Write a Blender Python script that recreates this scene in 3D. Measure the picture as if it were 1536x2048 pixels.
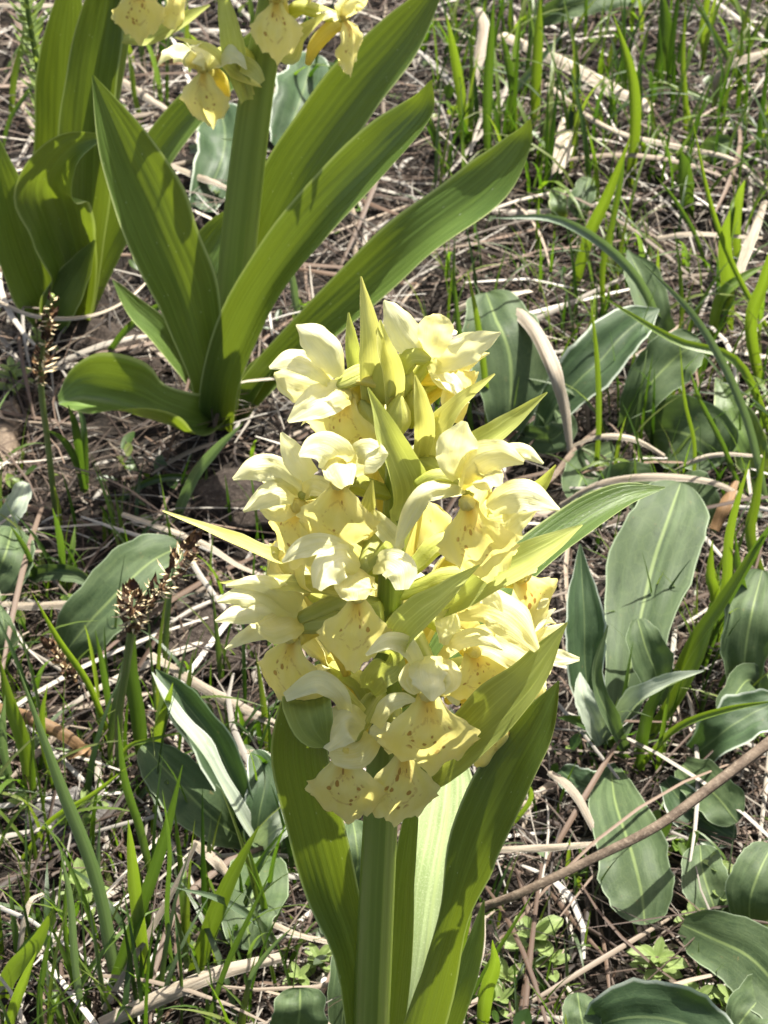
import bpy, math, random
import numpy as np
from mathutils import Vector, Matrix, noise

# ------------------------------------------------------------------ scene, camera, light
for o in list(bpy.data.objects): bpy.data.objects.remove(o)
scene = bpy.context.scene
COL = scene.collection
random.seed(7); RNG = np.random.default_rng(11)
S = 0.01                                        # all building is done in centimetres
W_, H_ = 1536.0, 2048.0
CAM = Vector((0.0, -30.9, 43.0)); PITCH = math.radians(40.0); VFOV = math.radians(24.0)
FPX = (H_/2)/math.tan(VFOV/2)
FWD = Vector((0, math.cos(PITCH), -math.sin(PITCH))); UPV = Vector((0, math.sin(PITCH), math.cos(PITCH))); RGT = Vector((1, 0, 0))

cd = bpy.data.cameras.new('camera'); cam = bpy.data.objects.new('camera', cd); COL.objects.link(cam)
cam.location = CAM*S; cam.rotation_euler = (math.pi/2-PITCH, 0, 0)
cd.sensor_fit = 'VERTICAL'; cd.angle = VFOV; cd.clip_start = 0.01; cd.clip_end = 100
cd.dof.use_dof = True; cd.dof.focus_distance = 0.41; cd.dof.aperture_fstop = 60.0
scene.camera = cam

SUN_EL, SUN_AZ = math.radians(64), math.radians(42)     # azimuth from +Y (away from camera) towards +X
w = bpy.data.worlds.new('World'); scene.world = w; w.use_nodes = True
nt = w.node_tree; sky = nt.nodes.new('ShaderNodeTexSky'); sky.sky_type = 'NISHITA'; sky.sun_disc = False
sky.sun_elevation = SUN_EL; sky.sun_rotation = SUN_AZ; sky.dust_density = 5.0; sky.ozone_density = 0.6
bg = nt.nodes['Background']; nt.links.new(sky.outputs[0], bg.inputs[0]); bg.inputs[1].default_value = 0.08
sl = bpy.data.lights.new('sun', 'SUN'); sl.energy = 5.0; sl.angle = math.radians(0.55); sl.color = (1, .955, .88)
so = bpy.data.objects.new('sun', sl); COL.objects.link(so)
to_sun = Vector((math.sin(SUN_AZ)*math.cos(SUN_EL), math.cos(SUN_AZ)*math.cos(SUN_EL), math.sin(SUN_EL)))
so.rotation_euler = to_sun.to_track_quat('Z', 'Y').to_euler(); so.location = to_sun*2
vs = scene.view_settings; vs.view_transform = 'Standard'; vs.look = 'None'; vs.gamma = 1; vs.exposure = 1.75
scene.render.engine = 'CYCLES'
scene.cycles.transparent_max_bounces = 8; scene.cycles.max_bounces = 8; scene.cycles.transmission_bounces = 6
scene.render.resolution_x = 768; scene.render.resolution_y = 1024

# ------------------------------------------------------------------ from the photograph's pixels to places
def ray(px, py): return FWD + RGT*((px-W_/2)/FPX) - UPV*((py-H_/2)/FPX)
def V(px, py, y):                               # point on the upright plane at distance y
    r = ray(px, py); return CAM + r*((y-CAM.y)/r.y)
def G(px, py, h=0.0):                           # point at height h above the soil
    r = ray(px, py); return CAM + r*((h-CAM.z)/r.z)
def cpp(p): return (Vector(p)-CAM).dot(FWD)/FPX  # centimetres per photo pixel at p
def proj(p):
    d = Vector(p)-CAM; z = d.dot(FWD); return (W_/2+d.dot(RGT)/z*FPX, H_/2-d.dot(UPV)/z*FPX)
def catmull(P, t):
    n = len(P)-1; t = max(0, min(1, t))*n; i = min(int(t), n-1); f = t-i
    p1, p2 = P[i], P[i+1]
    p0 = P[i-1] if i > 0 else p1*2-p2
    p3 = P[i+2] if i+2 <= n else p2*2-p1
    return (p1*2 + (p2-p0)*f + (p0*2-p1*5+p2*4-p3)*f*f + (p1*3-p0-p2*3+p3)*f**3)*0.5

# ------------------------------------------------------------------ materials
MATS = {}
class NB:
    def __init__(s, name):
        s.m = bpy.data.materials.new(name); s.m.use_nodes = True; s.t = s.m.node_tree; s.t.nodes.clear()
        s.out = s.n('ShaderNodeOutputMaterial'); MATS[name] = s.m
    def n(s, ty, **k):
        x = s.t.nodes.new(ty)
        for a, b in k.items(): setattr(x, a, b)
        return x
    def l(s, a, b): s.t.links.new(a, b)
    def val(s, sock, v):
        if hasattr(v, 'links'): s.l(v, sock)
        else: sock.default_value = v
    def math(s, op, a, b=None, c=None):
        x = s.n('ShaderNodeMath', operation=op); s.val(x.inputs[0], a)
        if b is not None: s.val(x.inputs[1], b)
        if c is not None: s.val(x.inputs[2], c)
        return x.outputs[0]
    def mix(s, f, a, b, mode='MIX'):
        x = s.n('ShaderNodeMix', data_type='RGBA', blend_type=mode); s.val(x.inputs[0], f)
        for sk, v in ((x.inputs[6], a), (x.inputs[7], b)):
            if isinstance(v, tuple): sk.default_value = (*v[:3], 1)
            else: s.l(v, sk)
        return x.outputs[2]
    def smooth(s, v, a, b):
        x = s.n('ShaderNodeMapRange', interpolation_type='SMOOTHSTEP'); s.val(x.inputs[0], v)
        x.inputs[1].default_value = a; x.inputs[2].default_value = b; return x.outputs[0]
    def noise(s, vec, scale, detail=3, rough=.55):
        x = s.n('ShaderNodeTexNoise'); s.l(vec, x.inputs['Vector']); x.inputs['Scale'].default_value = scale
        x.inputs['Detail'].default_value = detail; x.inputs['Roughness'].default_value = rough; return x.outputs[0]
    def uv(s, su=1, sv=1, rnd=True):
        u = s.n('ShaderNodeUVMap'); mp = s.n('ShaderNodeMapping'); s.l(u.outputs[0], mp.inputs[0])
        mp.inputs['Scale'].default_value = (su, sv, 1)
        if rnd:
            oi = s.n('ShaderNodeObjectInfo'); c = s.n('ShaderNodeCombineXYZ')
            s.l(s.math('MULTIPLY', oi.outputs['Random'], 37.0), c.inputs[2]); s.l(s.math('MULTIPLY', oi.outputs['Random'], 11.0), c.inputs[1])
            s.l(c.outputs[0], mp.inputs['Location'])
        return mp.outputs[0]
    def uvsep(s):
        u = s.n('ShaderNodeUVMap'); x = s.n('ShaderNodeSeparateXYZ'); s.l(u.outputs[0], x.inputs[0]); return x.outputs[0], x.outputs[1]
    def rand(s): return s.n('ShaderNodeObjectInfo').outputs['Random']
    def thin(s, col, tcol, trans, rough=.45, spec=.4, bump=None, bs=.3, bd=.02):
        p = s.n('ShaderNodeBsdfPrincipled'); s.l(col, p.inputs['Base Color']); s.val(p.inputs['Roughness'], rough)
        p.inputs['Specular IOR Level'].default_value = spec
        nb = None
        if bump is not None:
            b = s.n('ShaderNodeBump'); s.l(bump, b.inputs['Height']); b.inputs['Strength'].default_value = bs; b.inputs['Distance'].default_value = bd*S
            s.l(b.outputs[0], p.inputs['Normal'])
        if trans > 0:
            t = s.n('ShaderNodeBsdfTranslucent'); s.l(tcol, t.inputs[0]); mx = s.n('ShaderNodeMixShader'); mx.inputs[0].default_value = trans
            s.l(p.outputs[0], mx.inputs[1]); s.l(t.outputs[0], mx.inputs[2]); s.l(mx.outputs[0], s.out.inputs[0])
        else: s.l(p.outputs[0], s.out.inputs[0])
        return s.m

def leaf_mat(name, c1, c2, edge, rib, tcol, trans=.42, veins=26, rough=.38, spec=.45, ribw=.035, edgew=.05, net=False, hue=.25, ribamt=.7, bs=.35, speck=0, drops=False):
    b = NB(name); u, v = b.uvsep()
    st = b.noise(b.uv(veins, 1.6), 1.0, 3, .6); bl = b.noise(b.uv(2.5, 4), 1.0, 3, .6)
    col = b.mix(b.smooth(bl, .3, .72), c1, c2)
    col = b.mix(b.math('MULTIPLY', b.smooth(st, .45, .72), .5), col, tuple(min(1, x*1.75) for x in c2))
    r = b.rand(); col = b.mix(b.math('MULTIPLY', r, hue), col, tuple(x*.55 for x in c1))
    d = b.math('ABSOLUTE', b.math('SUBTRACT', u, .5))
    if net:
        vo = b.n('ShaderNodeTexVoronoi', feature='DISTANCE_TO_EDGE'); b.l(b.uv(7, 16), vo.inputs['Vector']); vo.inputs['Scale'].default_value = 1.0
        ve = b.smooth(vo.outputs[0], .10, .0); col = b.mix(b.math('MULTIPLY', ve, .08), col, rib)
    if speck:
        sp = b.noise(b.uv(60, 240), 1.0, 2, .7); col = b.mix(b.math('MULTIPLY', b.smooth(sp, .5, .68), speck), col, edge)
    if drops:
        vo = b.n('ShaderNodeTexVoronoi'); b.l(b.uv(16, 60), vo.inputs['Vector']); vo.inputs['Scale'].default_value = 1.0
        sc_ = b.n('ShaderNodeSeparateColor'); b.l(vo.outputs['Color'], sc_.inputs[0])
        dm = b.math('MULTIPLY', b.smooth(vo.outputs['Distance'], .16, .08), b.math('GREATER_THAN', sc_.outputs[0], .90)); col = b.mix(b.math('MULTIPLY', dm, .6), col, (.5, .55, .4))
        fine = b.noise(b.uv(90, 8), 1.0, 2, .6); col = b.mix(b.math('MULTIPLY', b.smooth(fine, .5, .7), .35), col, tuple(x*.55 for x in c1))
    if net:
        bt = b.noise(b.uv(5, 9), 1.0, 4, .7); col = b.mix(b.math('MULTIPLY', b.smooth(bt, .56, .74), .55), col, tuple(x*.5 for x in c1))
        br = b.noise(b.uv(9, 16), 1.0, 3, .7); col = b.mix(b.math('MULTIPLY', b.smooth(br, .66, .74), .5), col, (.16, .12, .05))
    col = b.mix(b.math('MULTIPLY', b.smooth(d, ribw, ribw*.3), ribamt), col, rib)
    col = b.mix(b.math('MULTIPLY', b.smooth(d, .5-edgew, .5-edgew*.3), .8), col, edge)
    t = b.mix(.75, col, tcol)
    hgt = b.math('ADD', st, b.math('MULTIPLY', b.noise(b.uv(50, 120), 1.0, 2), .3))
    if net: hgt = b.math('SUBTRACT', hgt, b.math('MULTIPLY', ve, .07))
    rg = b.math('ADD', b.math('MULTIPLY', bl, .25), rough-.12)
    return b.thin(col, t, trans, rg, spec, hgt, bs, .03)

leaf_mat('orchid_leaf', (.056, .098, .020), (.098, .155, .032), (.42, .48, .20), (.10, .16, .03), (.25, .335, .012), .28, veins=30, rough=.36, spec=.5, ribamt=.5, bs=.7, hue=.4, drops=True)
leaf_mat('orchid_leaf_under', (.15, .20, .05), (.21, .26, .07), (.3, .36, .12), (.22, .28, .08), (.34, .42, .04), .4, veins=20, rough=.6, spec=.15)
leaf_mat('orchid_leaf_sunlit', (.24, .32, .12), (.36, .44, .20), (.55, .60, .34), (.38, .46, .18), (.42, .55, .10), .36, veins=18, rough=.45, speck=.75)  # paler copy of orchid_leaf: direct sun on the rear leaf painted into its colour
leaf_mat('bract_leaf', (.33, .375, .10), (.44, .475, .16), (.52, .54, .2), (.38, .42, .10), (.55, .60, .08), .42, veins=16, rough=.42, spec=.4, ribamt=.35)
leaf_mat('bract_green', (.17, .205, .045), (.25, .285, .075), (.36, .40, .12), (.24, .28, .06), (.42, .48, .04), .38, veins=18, rough=.42, spec=.5, ribamt=.35)
leaf_mat('bract_yellow', (.47, .48, .12), (.58, .575, .19), (.68, .66, .3), (.52, .53, .13), (.75, .72, .16), .45, veins=14, rough=.45, spec=.3, ribamt=.3)
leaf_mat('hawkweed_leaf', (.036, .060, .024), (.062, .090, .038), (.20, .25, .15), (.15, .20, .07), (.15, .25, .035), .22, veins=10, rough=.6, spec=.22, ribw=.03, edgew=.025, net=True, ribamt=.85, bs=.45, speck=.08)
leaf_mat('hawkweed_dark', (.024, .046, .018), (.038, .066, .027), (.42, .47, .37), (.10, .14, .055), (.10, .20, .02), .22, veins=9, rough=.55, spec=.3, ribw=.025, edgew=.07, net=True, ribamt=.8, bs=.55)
leaf_mat('hawkweed_underside', (.19, .225, .165), (.25, .285, .215), (.42, .45, .37), (.35, .40, .24), (.30, .42, .12), .25, veins=8, rough=.7, spec=.2, net=True, bs=.4, speck=.2)
leaf_mat('grass_leaf', (.058, .105, .012), (.092, .145, .022), (.15, .20, .05), (.13, .18, .04), (.24, .36, .012), .34, veins=7, rough=.4, spec=.5, ribw=.08, ribamt=.4, edgew=.08)
leaf_mat('grass_dark', (.022, .046, .010), (.04, .072, .016), (.07, .11, .04), (.065, .10, .03), (.13, .24, .012), .32, veins=7, rough=.36, spec=.6, ribw=.08, ribamt=.4)
leaf_mat('grass_blue', (.066, .10, .056), (.10, .14, .082), (.2, .25, .16), (.16, .20, .12), (.16, .26, .05), .28, veins=7, rough=.38, spec=.7, ribw=.1, ribamt=.5)
leaf_mat('sprig_leaf', (.12, .175, .045), (.18, .235, .075), (.28, .32, .15), (.22, .27, .1), (.32, .44, .04), .36, veins=5, rough=.5, spec=.3)
leaf_mat('straw', (.24, .195, .135), (.38, .335, .26), (.47, .43, .35), (.25, .20, .14), (.34, .28, .17), .15, veins=16, rough=.55, spec=.35, ribw=.1, ribamt=.6, hue=.6, bs=.8)
leaf_mat('straw_brown', (.12, .07, .03), (.20, .12, .055), (.24, .16, .08), (.15, .09, .045), (.24, .13, .04), .15, veins=12, rough=.6, spec=.25, hue=.5)
leaf_mat('orange_leaf', (.36, .10, .025), (.42, .15, .045), (.42, .2, .08), (.25, .1, .04), (.42, .14, .02), .25, veins=8, rough=.6, spec=.2)

def petal_mat(name, c1, c2, tcol, trans=.42, base=None, hue=.15):
    b = NB(name); u, v = b.uvsep()
    st = b.noise(b.uv(9, 1.2), 1.0, 3, .55)
    col = b.mix(b.smooth(st, .3, .75), c1, c2)
    vn = b.noise(b.uv(24, 1.0), 1.0, 2, .5); col = b.mix(b.math('MULTIPLY', b.smooth(vn, .52, .68), .55), col, tuple(x*y for x, y in zip(c1, (.88, .88, .62))))
    if base: col = b.mix(b.smooth(v, .42, .02), col, base)
    col = b.mix(b.math('MULTIPLY', b.rand(), hue), col, tuple(x*.9 for x in c1))
    fine = b.math('ADD', b.noise(b.uv(26, 3), 1.0, 3), b.math('MULTIPLY', b.noise(b.uv(60, 60), 1.0, 2), .35))
    return b.thin(col, b.mix(.8, col, tcol), trans, .5, .3, fine, .6, .03)
petal_mat('sepal', (.82, .79, .42), (.87, .85, .57), (.92, .87, .40), .46, (.76, .72, .25))
petal_mat('petal', (.81, .76, .33), (.86, .82, .45), (.92, .84, .32), .48, (.80, .70, .20))
petal_mat('spur', (.70, .62, .14), (.76, .69, .22), (.84, .70, .12), .38)
petal_mat('column', (.80, .68, .16), (.82, .75, .28), (.8, .7, .15), .3)
petal_mat('ovary', (.42, .45, .10), (.58, .58, .20), (.64, .65, .10), .35, (.36, .41, .07))
petal_mat('bud', (.52, .54, .12), (.66, .64, .22), (.72, .71, .13), .4, (.46, .49, .08))

def lip_mat():
    b = NB('lip'); u, v = b.uvsep()
    uvn = b.uv(1, 1); st = b.noise(b.uv(7, 2), 1.0, 4, .6)
    col = b.mix(b.smooth(st, .3, .75), (.85, .76, .22), (.88, .80, .31))
    wid = b.math('ABSOLUTE', b.math('SUBTRACT', u, .5))
    rim = b.math('MAXIMUM', b.smooth(wid, .33, .5), b.smooth(v, .80, 1.0))
    col = b.mix(b.math('MULTIPLY', rim, .6), col, (.83, .76, .34))
    throat = b.math('MULTIPLY', b.smooth(v, .42, .05), b.smooth(wid, .33, .08))
    col = b.mix(b.math('MULTIPLY', throat, .75), col, (.72, .42, .04))
    vo = b.n('ShaderNodeTexVoronoi'); b.l(b.uv(9.5, 7.5), vo.inputs['Vector']); vo.inputs['Scale'].default_value = 1; vo.inputs['Randomness'].default_value = .85
    sep = b.n('ShaderNodeSeparateColor'); b.l(vo.outputs['Color'], sep.inputs[0])
    dst = b.math('ADD', vo.outputs['Distance'], b.math('MULTIPLY', b.math('SUBTRACT', b.noise(uvn, 40, 2), .5), .18))
    thr = b.math('ADD', b.math('MULTIPLY_ADD', sep.outputs[0], .22, .06), b.math('MULTIPLY', b.rand(), .09))
    spot = b.smooth(b.math('SUBTRACT', dst, thr), .07, -.02); spot = b.math('MULTIPLY', spot, b.math('GREATER_THAN', sep.outputs[1], .25))
    du = b.math('DIVIDE', b.math('SUBTRACT', u, .5), .30); dv = b.math('DIVIDE', b.math('SUBTRACT', v, .43), .34)
    rr = b.math('SQRT', b.math('ADD', b.math('MULTIPLY', du, du), b.math('MULTIPLY', dv, dv)))
    spot = b.math('MULTIPLY', spot, b.smooth(rr, 1.05, .8))
    wob = b.math('MULTIPLY_ADD', b.noise(uvn, 9, 3), .35, -.17); r2 = b.math('ADD', rr, wob)
    ring = b.smooth(b.math('ABSOLUTE', b.math('SUBTRACT', r2, .66)), .10, .03)
    ring = b.math('MULTIPLY', ring, b.smooth(b.noise(uvn, 17, 2), .44, .56))
    mark = b.math('MAXIMUM', spot, b.math('MULTIPLY', ring, .35))
    col = b.mix(b.math('MULTIPLY', mark, .9), col, (.30, .085, .02))
    hgt = b.math('ADD', b.noise(b.uv(12, 5), 1.0, 4), b.math('MULTIPLY', b.noise(b.uv(60, 60), 1.0, 2), .4))
    return b.thin(col, b.mix(.5, col, (.95, .84, .24)), .5, .55, .25, hgt, .5, .03)
lip_mat()

def stem_mat(name, c1, c2, c3, streaks=14):
    b = NB(name); st = b.noise(b.uv(streaks, .8), 1.0, 3, .6)
    col = b.mix(b.smooth(st, .3, .7), c1, c2); col = b.mix(b.math('MULTIPLY', b.smooth(b.noise(b.uv(6, 3), 1.0), .5, .8), .5), col, c3)
    p = b.n('ShaderNodeBsdfPrincipled'); b.l(col, p.inputs['Base Color']); p.inputs['Roughness'].default_value = .4
    p.inputs['Subsurface Weight'].default_value = .25; p.inputs['Subsurface Radius'].default_value = (.002, .003, .0006); p.inputs['Subsurface Scale'].default_value = 1
    bm = b.n('ShaderNodeBump'); b.l(st, bm.inputs['Height']); bm.inputs['Strength'].default_value = .5; bm.inputs['Distance'].default_value = .0004
    b.l(bm.outputs[0], p.inputs['Normal']); b.l(p.outputs[0], b.out.inputs[0])
stem_mat('orchid_stem', (.16, .215, .03), (.23, .295, .05), (.30, .35, .08))
stem_mat('sedge_stalk', (.08, .115, .025), (.13, .16, .04), (.17, .16, .06), 5)

def rough_mat(name, cols, scale, bump=.8, bd=.2, rough=.85):
    b = NB(name); tc = b.n('ShaderNodeTexCoord'); mp = b.n('ShaderNodeMapping'); b.l(tc.outputs['Object'], mp.inputs[0]); mp.inputs['Scale'].default_value = (1/S,)*3
    n1 = b.noise(mp.outputs[0], scale, 8, .68); n2 = b.noise(mp.outputs[0], scale*4.3, 5, .7)
    col = b.mix(b.smooth(n1, .35, .65), cols[0], cols[1]); col = b.mix(b.smooth(n2, .52, .72), col, cols[2])
    p = b.n('ShaderNodeBsdfPrincipled'); b.l(col, p.inputs['Base Color']); p.inputs['Roughness'].default_value = rough; p.inputs['Specular IOR Level'].default_value = .2
    bm = b.n('ShaderNodeBump'); b.l(b.math('ADD', n1, b.math('MULTIPLY', n2, .5)), bm.inputs['Height']); bm.inputs['Strength'].default_value = bump; bm.inputs['Distance'].default_value = bd*S
    b.l(bm.outputs[0], p.inputs['Normal']); b.l(p.outputs[0], b.out.inputs[0])
rough_mat('soil', ((.008, .006, .004), (.018, .013, .009), (.038, .029, .02)), 1.3, 1, .3)
rough_mat('stone', ((.05, .046, .043), (.10, .093, .086), (.17, .16, .146)), 1.4, 1, .18)
rough_mat('bark', ((.022, .016, .012), (.05, .038, .029), (.10, .083, .067)), 2.0, 1, .25)
rough_mat('twig_bark', ((.07, .05, .034), (.13, .098, .068), (.20, .16, .115)), 2.2, .8, .06, .7)

def vcol_mat(name, trans, rough, spec, tint):
    b = NB(name); a = b.n('ShaderNodeVertexColor', layer_name='Col'); st = b.noise(b.uv(5, 3, False), 1.0, 3)
    col = b.mix(b.math('MULTIPLY', b.smooth(st, .35, .7), .35), a.outputs[0], tint, 'MULTIPLY')
    b.thin(col, b.mix(1.0, col, (1.7, 2.0, .45), 'MULTIPLY') if trans > .3 else col, trans, rough, spec, st, .4, .02)
vcol_mat('litter', .12, .6, .25, (.55, .5, .45)); vcol_mat('meadow_grass', .42, .42, .45, (.6, .65, .5))

# ------------------------------------------------------------------ building helpers
ORG = {}
def link(name, me, mat, org, parent=None):
    o = bpy.data.objects.new(name, me); COL.objects.link(o)
    if mat and not me.materials: me.materials.append(MATS[mat])
    base = ORG[parent.name] if parent else Vector((0, 0, 0))
    if parent: o.parent = parent
    o.location = (org-base)*S; ORG[o.name] = org.copy(); return o
def tag(o, label, cat, group=None):
    o['label'] = label; o['category'] = cat
    if group: o['group'] = group
    return o
def thing(name, org, label, cat, group=None):
    o = bpy.data.objects.new(name, None); COL.objects.link(o); o.location = org*S; ORG[o.name] = org.copy()
    o.empty_display_size = .01; return tag(o, label, cat, group)
def mesh(name, verts, faces, uvs=None, smooth=True):
    me = bpy.data.meshes.new(name); me.from_pydata(verts, [], faces); me.update()
    if uvs is not None:
        ul = me.uv_layers.new(name='UVMap'); idx = np.empty(len(me.loops), np.int32); me.loops.foreach_get('vertex_index', idx)
        ul.data.foreach_set('uv', np.asarray(uvs, np.float32)[idx].ravel())
    if smooth: me.polygons.foreach_set('use_smooth', [True]*len(me.polygons))
    return me
def lerp(L, t):
    n = len(L)-1; x = max(0, min(1, t))*n; i = min(int(x), n-1); f = x-i; return L[i]*(1-f)+L[i+1]*f
def smoothw(Wd, t): return max(0.0, catmull([Vector((x, 0, 0)) for x in Wd], t).x)

def blade(name, P, Wd, mat, parent=None, org=None, roll=0, fold=.25, n=18, m=8, wave=0, wf=3, nrm=None, rnd=False, lump=0, skew=0, saw=0, edn=.10, pleat=0):
    """a thin leaf: centre line P (cm), half widths Wd at the control points, rolled about its line"""
    P = [Vector(p) for p in P]; org = Vector(org) if org is not None else (ORG[parent.name] if parent else P[0])
    if not isinstance(roll, (list, tuple)): roll = [roll, roll]
    ph = random.uniform(0, 6.28); ph2 = random.uniform(0, 6.28); sd = random.uniform(0, 100)
    verts, uvs, faces = [], [], []
    ts = [i/n for i in range(n+1)]
    if rnd: ts = [1-(1-t)**1.6 if t > .0 else 0 for t in ts]
    nseg = len(P)-1
    for t in ts:
        p = catmull(P, t); T = (catmull(P, min(1, t+.01))-catmull(P, max(0, t-.01))).normalized()
        hint = (CAM-p).normalized() if nrm is None else Vector(nrm)
        N = hint-T*hint.dot(T)
        if N.length < 1e-4: N = Vector((0, 0, 1))-T*T.z
        N.normalize(); a = math.radians(lerp(list(roll), t)); N = (Matrix.Rotation(a, 3, T) @ N); B = T.cross(N)
        wd = smoothw(Wd, t)
        if rnd:
            k = 1-1/nseg
            if t > k: s = (t-k)*nseg; wd = Wd[-2]*math.sqrt(max(0, 1-s*s))
        if saw: wd *= 1+saw*math.sin(t*60+ph)*(1 if t < .93 else .3)
        wd0 = max(wd, .002)
        for j in range(m+1):
            u = -1+2*j/m; au = abs(u)
            wd = wd0*(1+edn*noise.noise(Vector((t*7+sd, 5 if u > 0 else 11, sd))))
            off = fold*(au**1.5)*wd + wave*wd*u*au*math.sin(wf*6.283*t+ph+(1.7 if u > 0 else 0)) + skew*u*wd
            if pleat: off += pleat*wd*math.cos(u*27+1.5*noise.noise(Vector((u*2, t*2, sd))))*(1-au**6)
            if lump: off += lump*wd*(noise.noise(Vector((u*1.3+sd, t*3.5, sd)))+.4*noise.noise(Vector((u*3.2, t*8+sd, sd))))
            q = p + B*(u*wd*(1-.22*abs(fold)*au)) + N*off - org
            verts.append(q*S); uvs.append((j/m, t))
    M = m+1
    for i in range(n):
        for j in range(m): a = i*M+j; faces.append((a, a+1, a+M+1, a+M))
    return link(name, mesh(name, verts, faces, uvs), mat, org, parent)

def tube(name, P, R, mat, parent=None, org=None, n=16, k=10, ridges=0, cap=True):
    P = [Vector(p) for p in P]; org = Vector(org) if org is not None else (ORG[parent.name] if parent else P[0])
    verts, uvs, faces = [], [], []; ref = Vector((.3, -.9, .2))
    for i in range(n+1):
        t = i/n; p = catmull(P, t); T = (catmull(P, min(1, t+.01))-catmull(P, max(0, t-.01))).normalized()
        A = (ref-T*ref.dot(T)).normalized(); ref = A; B = T.cross(A); r = max(.004, smoothw(R, t))
        for j in range(k+1):
            a = 6.2832*j/k; rr = r*(1+ridges*math.cos(a*5+t*2))
            verts.append((p+A*(math.cos(a)*rr)+B*(math.sin(a)*rr)-org)*S); uvs.append((j/k, t))
    M = k+1
    for i in range(n):
        for j in range(k): a = i*M+j; faces.append((a, a+1, a+M+1, a+M))
    if cap: faces.append(tuple(range(k-1, -1, -1))); faces.append(tuple(n*M+j for j in range(k)))
    return link(name, mesh(name, verts, faces, uvs), mat, org, parent)

def wpx(P, wl): return [w*.5*cpp(p) for p, w in zip(P, wl)]
def leafV(name, pts, widths, mat, parent=None, org=None, y0=0, **k):     # pts: (px, py, dy) on upright planes
    P = [V(a, b, y0+c) for a, b, c in pts]; return blade(name, P, wpx(P, widths), mat, parent, org, **k)
def leafG(name, pts, widths, mat, parent=None, org=None, **k):           # pts: (px, py, height)
    P = [G(a, b, c) for a, b, c in pts]; return blade(name, P, wpx(P, widths), mat, parent, org, **k)

# ------------------------------------------------------------------ the ground
def hgt(x, y):
    f = max(0, 1-max(abs(x)/60, abs(y-25)/60))
    return (noise.noise(Vector((x*.16, y*.16, 3)))*.5+noise.noise(Vector((x*.55, y*.55, 9)))*.28)*min(1, f*3)-.55
def ground():
    inner = list(np.linspace(-40, 40, 121)); xs = [-3000, -600, -200, -80]+inner+[80, 200, 600, 3000]
    iy = list(np.linspace(-15, 85, 141)); ys = [-3000, -600, -200, -60]+iy+[130, 250, 700, 3000]
    verts = [(x*S, y*S, hgt(x, y)*S) for y in ys for x in xs]; M = len(xs)
    faces = [(i*M+j, i*M+j+1, i*M+M+j+1, i*M+M+j) for i in range(len(ys)-1) for j in range(M-1)]
    o = link('ground', mesh('ground', verts, faces), 'soil', Vector((0, 0, 0))); o['kind'] = 'structure'
ground()

# ------------------------------------------------------------------ orchids
def lip_mesh(sc, fr, rnd, wd=None, hl=None):
    """the broad three-lobed lip, hanging from the throat; fr = (right, front, up)"""
    R, F, U = fr; n, m = 22, 22; verts, uvs, faces = [], [], []
    wide = rnd.uniform(.52, .64); ln = rnd.uniform(1.0, 1.18); refl = rnd.uniform(.10, .34); notch = rnd.uniform(.03, .10); ph = rnd.uniform(0, 6); sd = rnd.uniform(0, 50)
    fwd0 = rnd.uniform(.22, .34)
    if wd: wide = wd/2; ln = hl; fwd0 *= wd/1.16; refl *= .6
    for i in range(n+1):
        v = i/n
        wv = wide*(.20+.80*math.sin(min(1, v/.62)*math.pi/2)**1.3)*(1 if v < .62 else math.sqrt(max(0, 1-((v-.62)/.55)**2*.62)))
        for j in range(m+1):
            u = -1+2*j/m; au = abs(u)
            lv = v*(1-.30*au**2.6*v + (.10*math.exp(-(u/.20)**2)-notch*math.exp(-((au-.42)/.13)**2))*v**3)
            edge = max(0, (max(au, v)-.8)/.2)
            lv += edge*(.022*math.sin(u*19+ph)+.018*math.sin(u*41+ph*2))*v
            x = u*wv*(1+edge*.05*math.sin(v*26+ph))
            f = fwd0*math.sin(min(1, lv*2.2)*math.pi/2) - .10*lv*lv - refl*au**1.8*wv*1.5*(.3+.7*v) + .05*math.exp(-(u/.25)**2)*math.sin(v*math.pi)
            f += .085*noise.noise(Vector((u*2.2+sd, v*2.6, sd)))*(.3+v) + edge*.035*math.sin(u*11+v*13+ph)
            z = -ln*lv*(.93) + .10*math.sin(min(1, v*3)*math.pi/2)
            verts.append((R*x+F*f+U*z)*(sc*S)); uvs.append((j/m, v))
    M = m+1
    for i in range(n):
        for j in range(m): a = i*M+j; faces.append((a, a+1, a+M+1, a+M))
    return mesh('lip', verts, faces, uvs)

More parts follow.
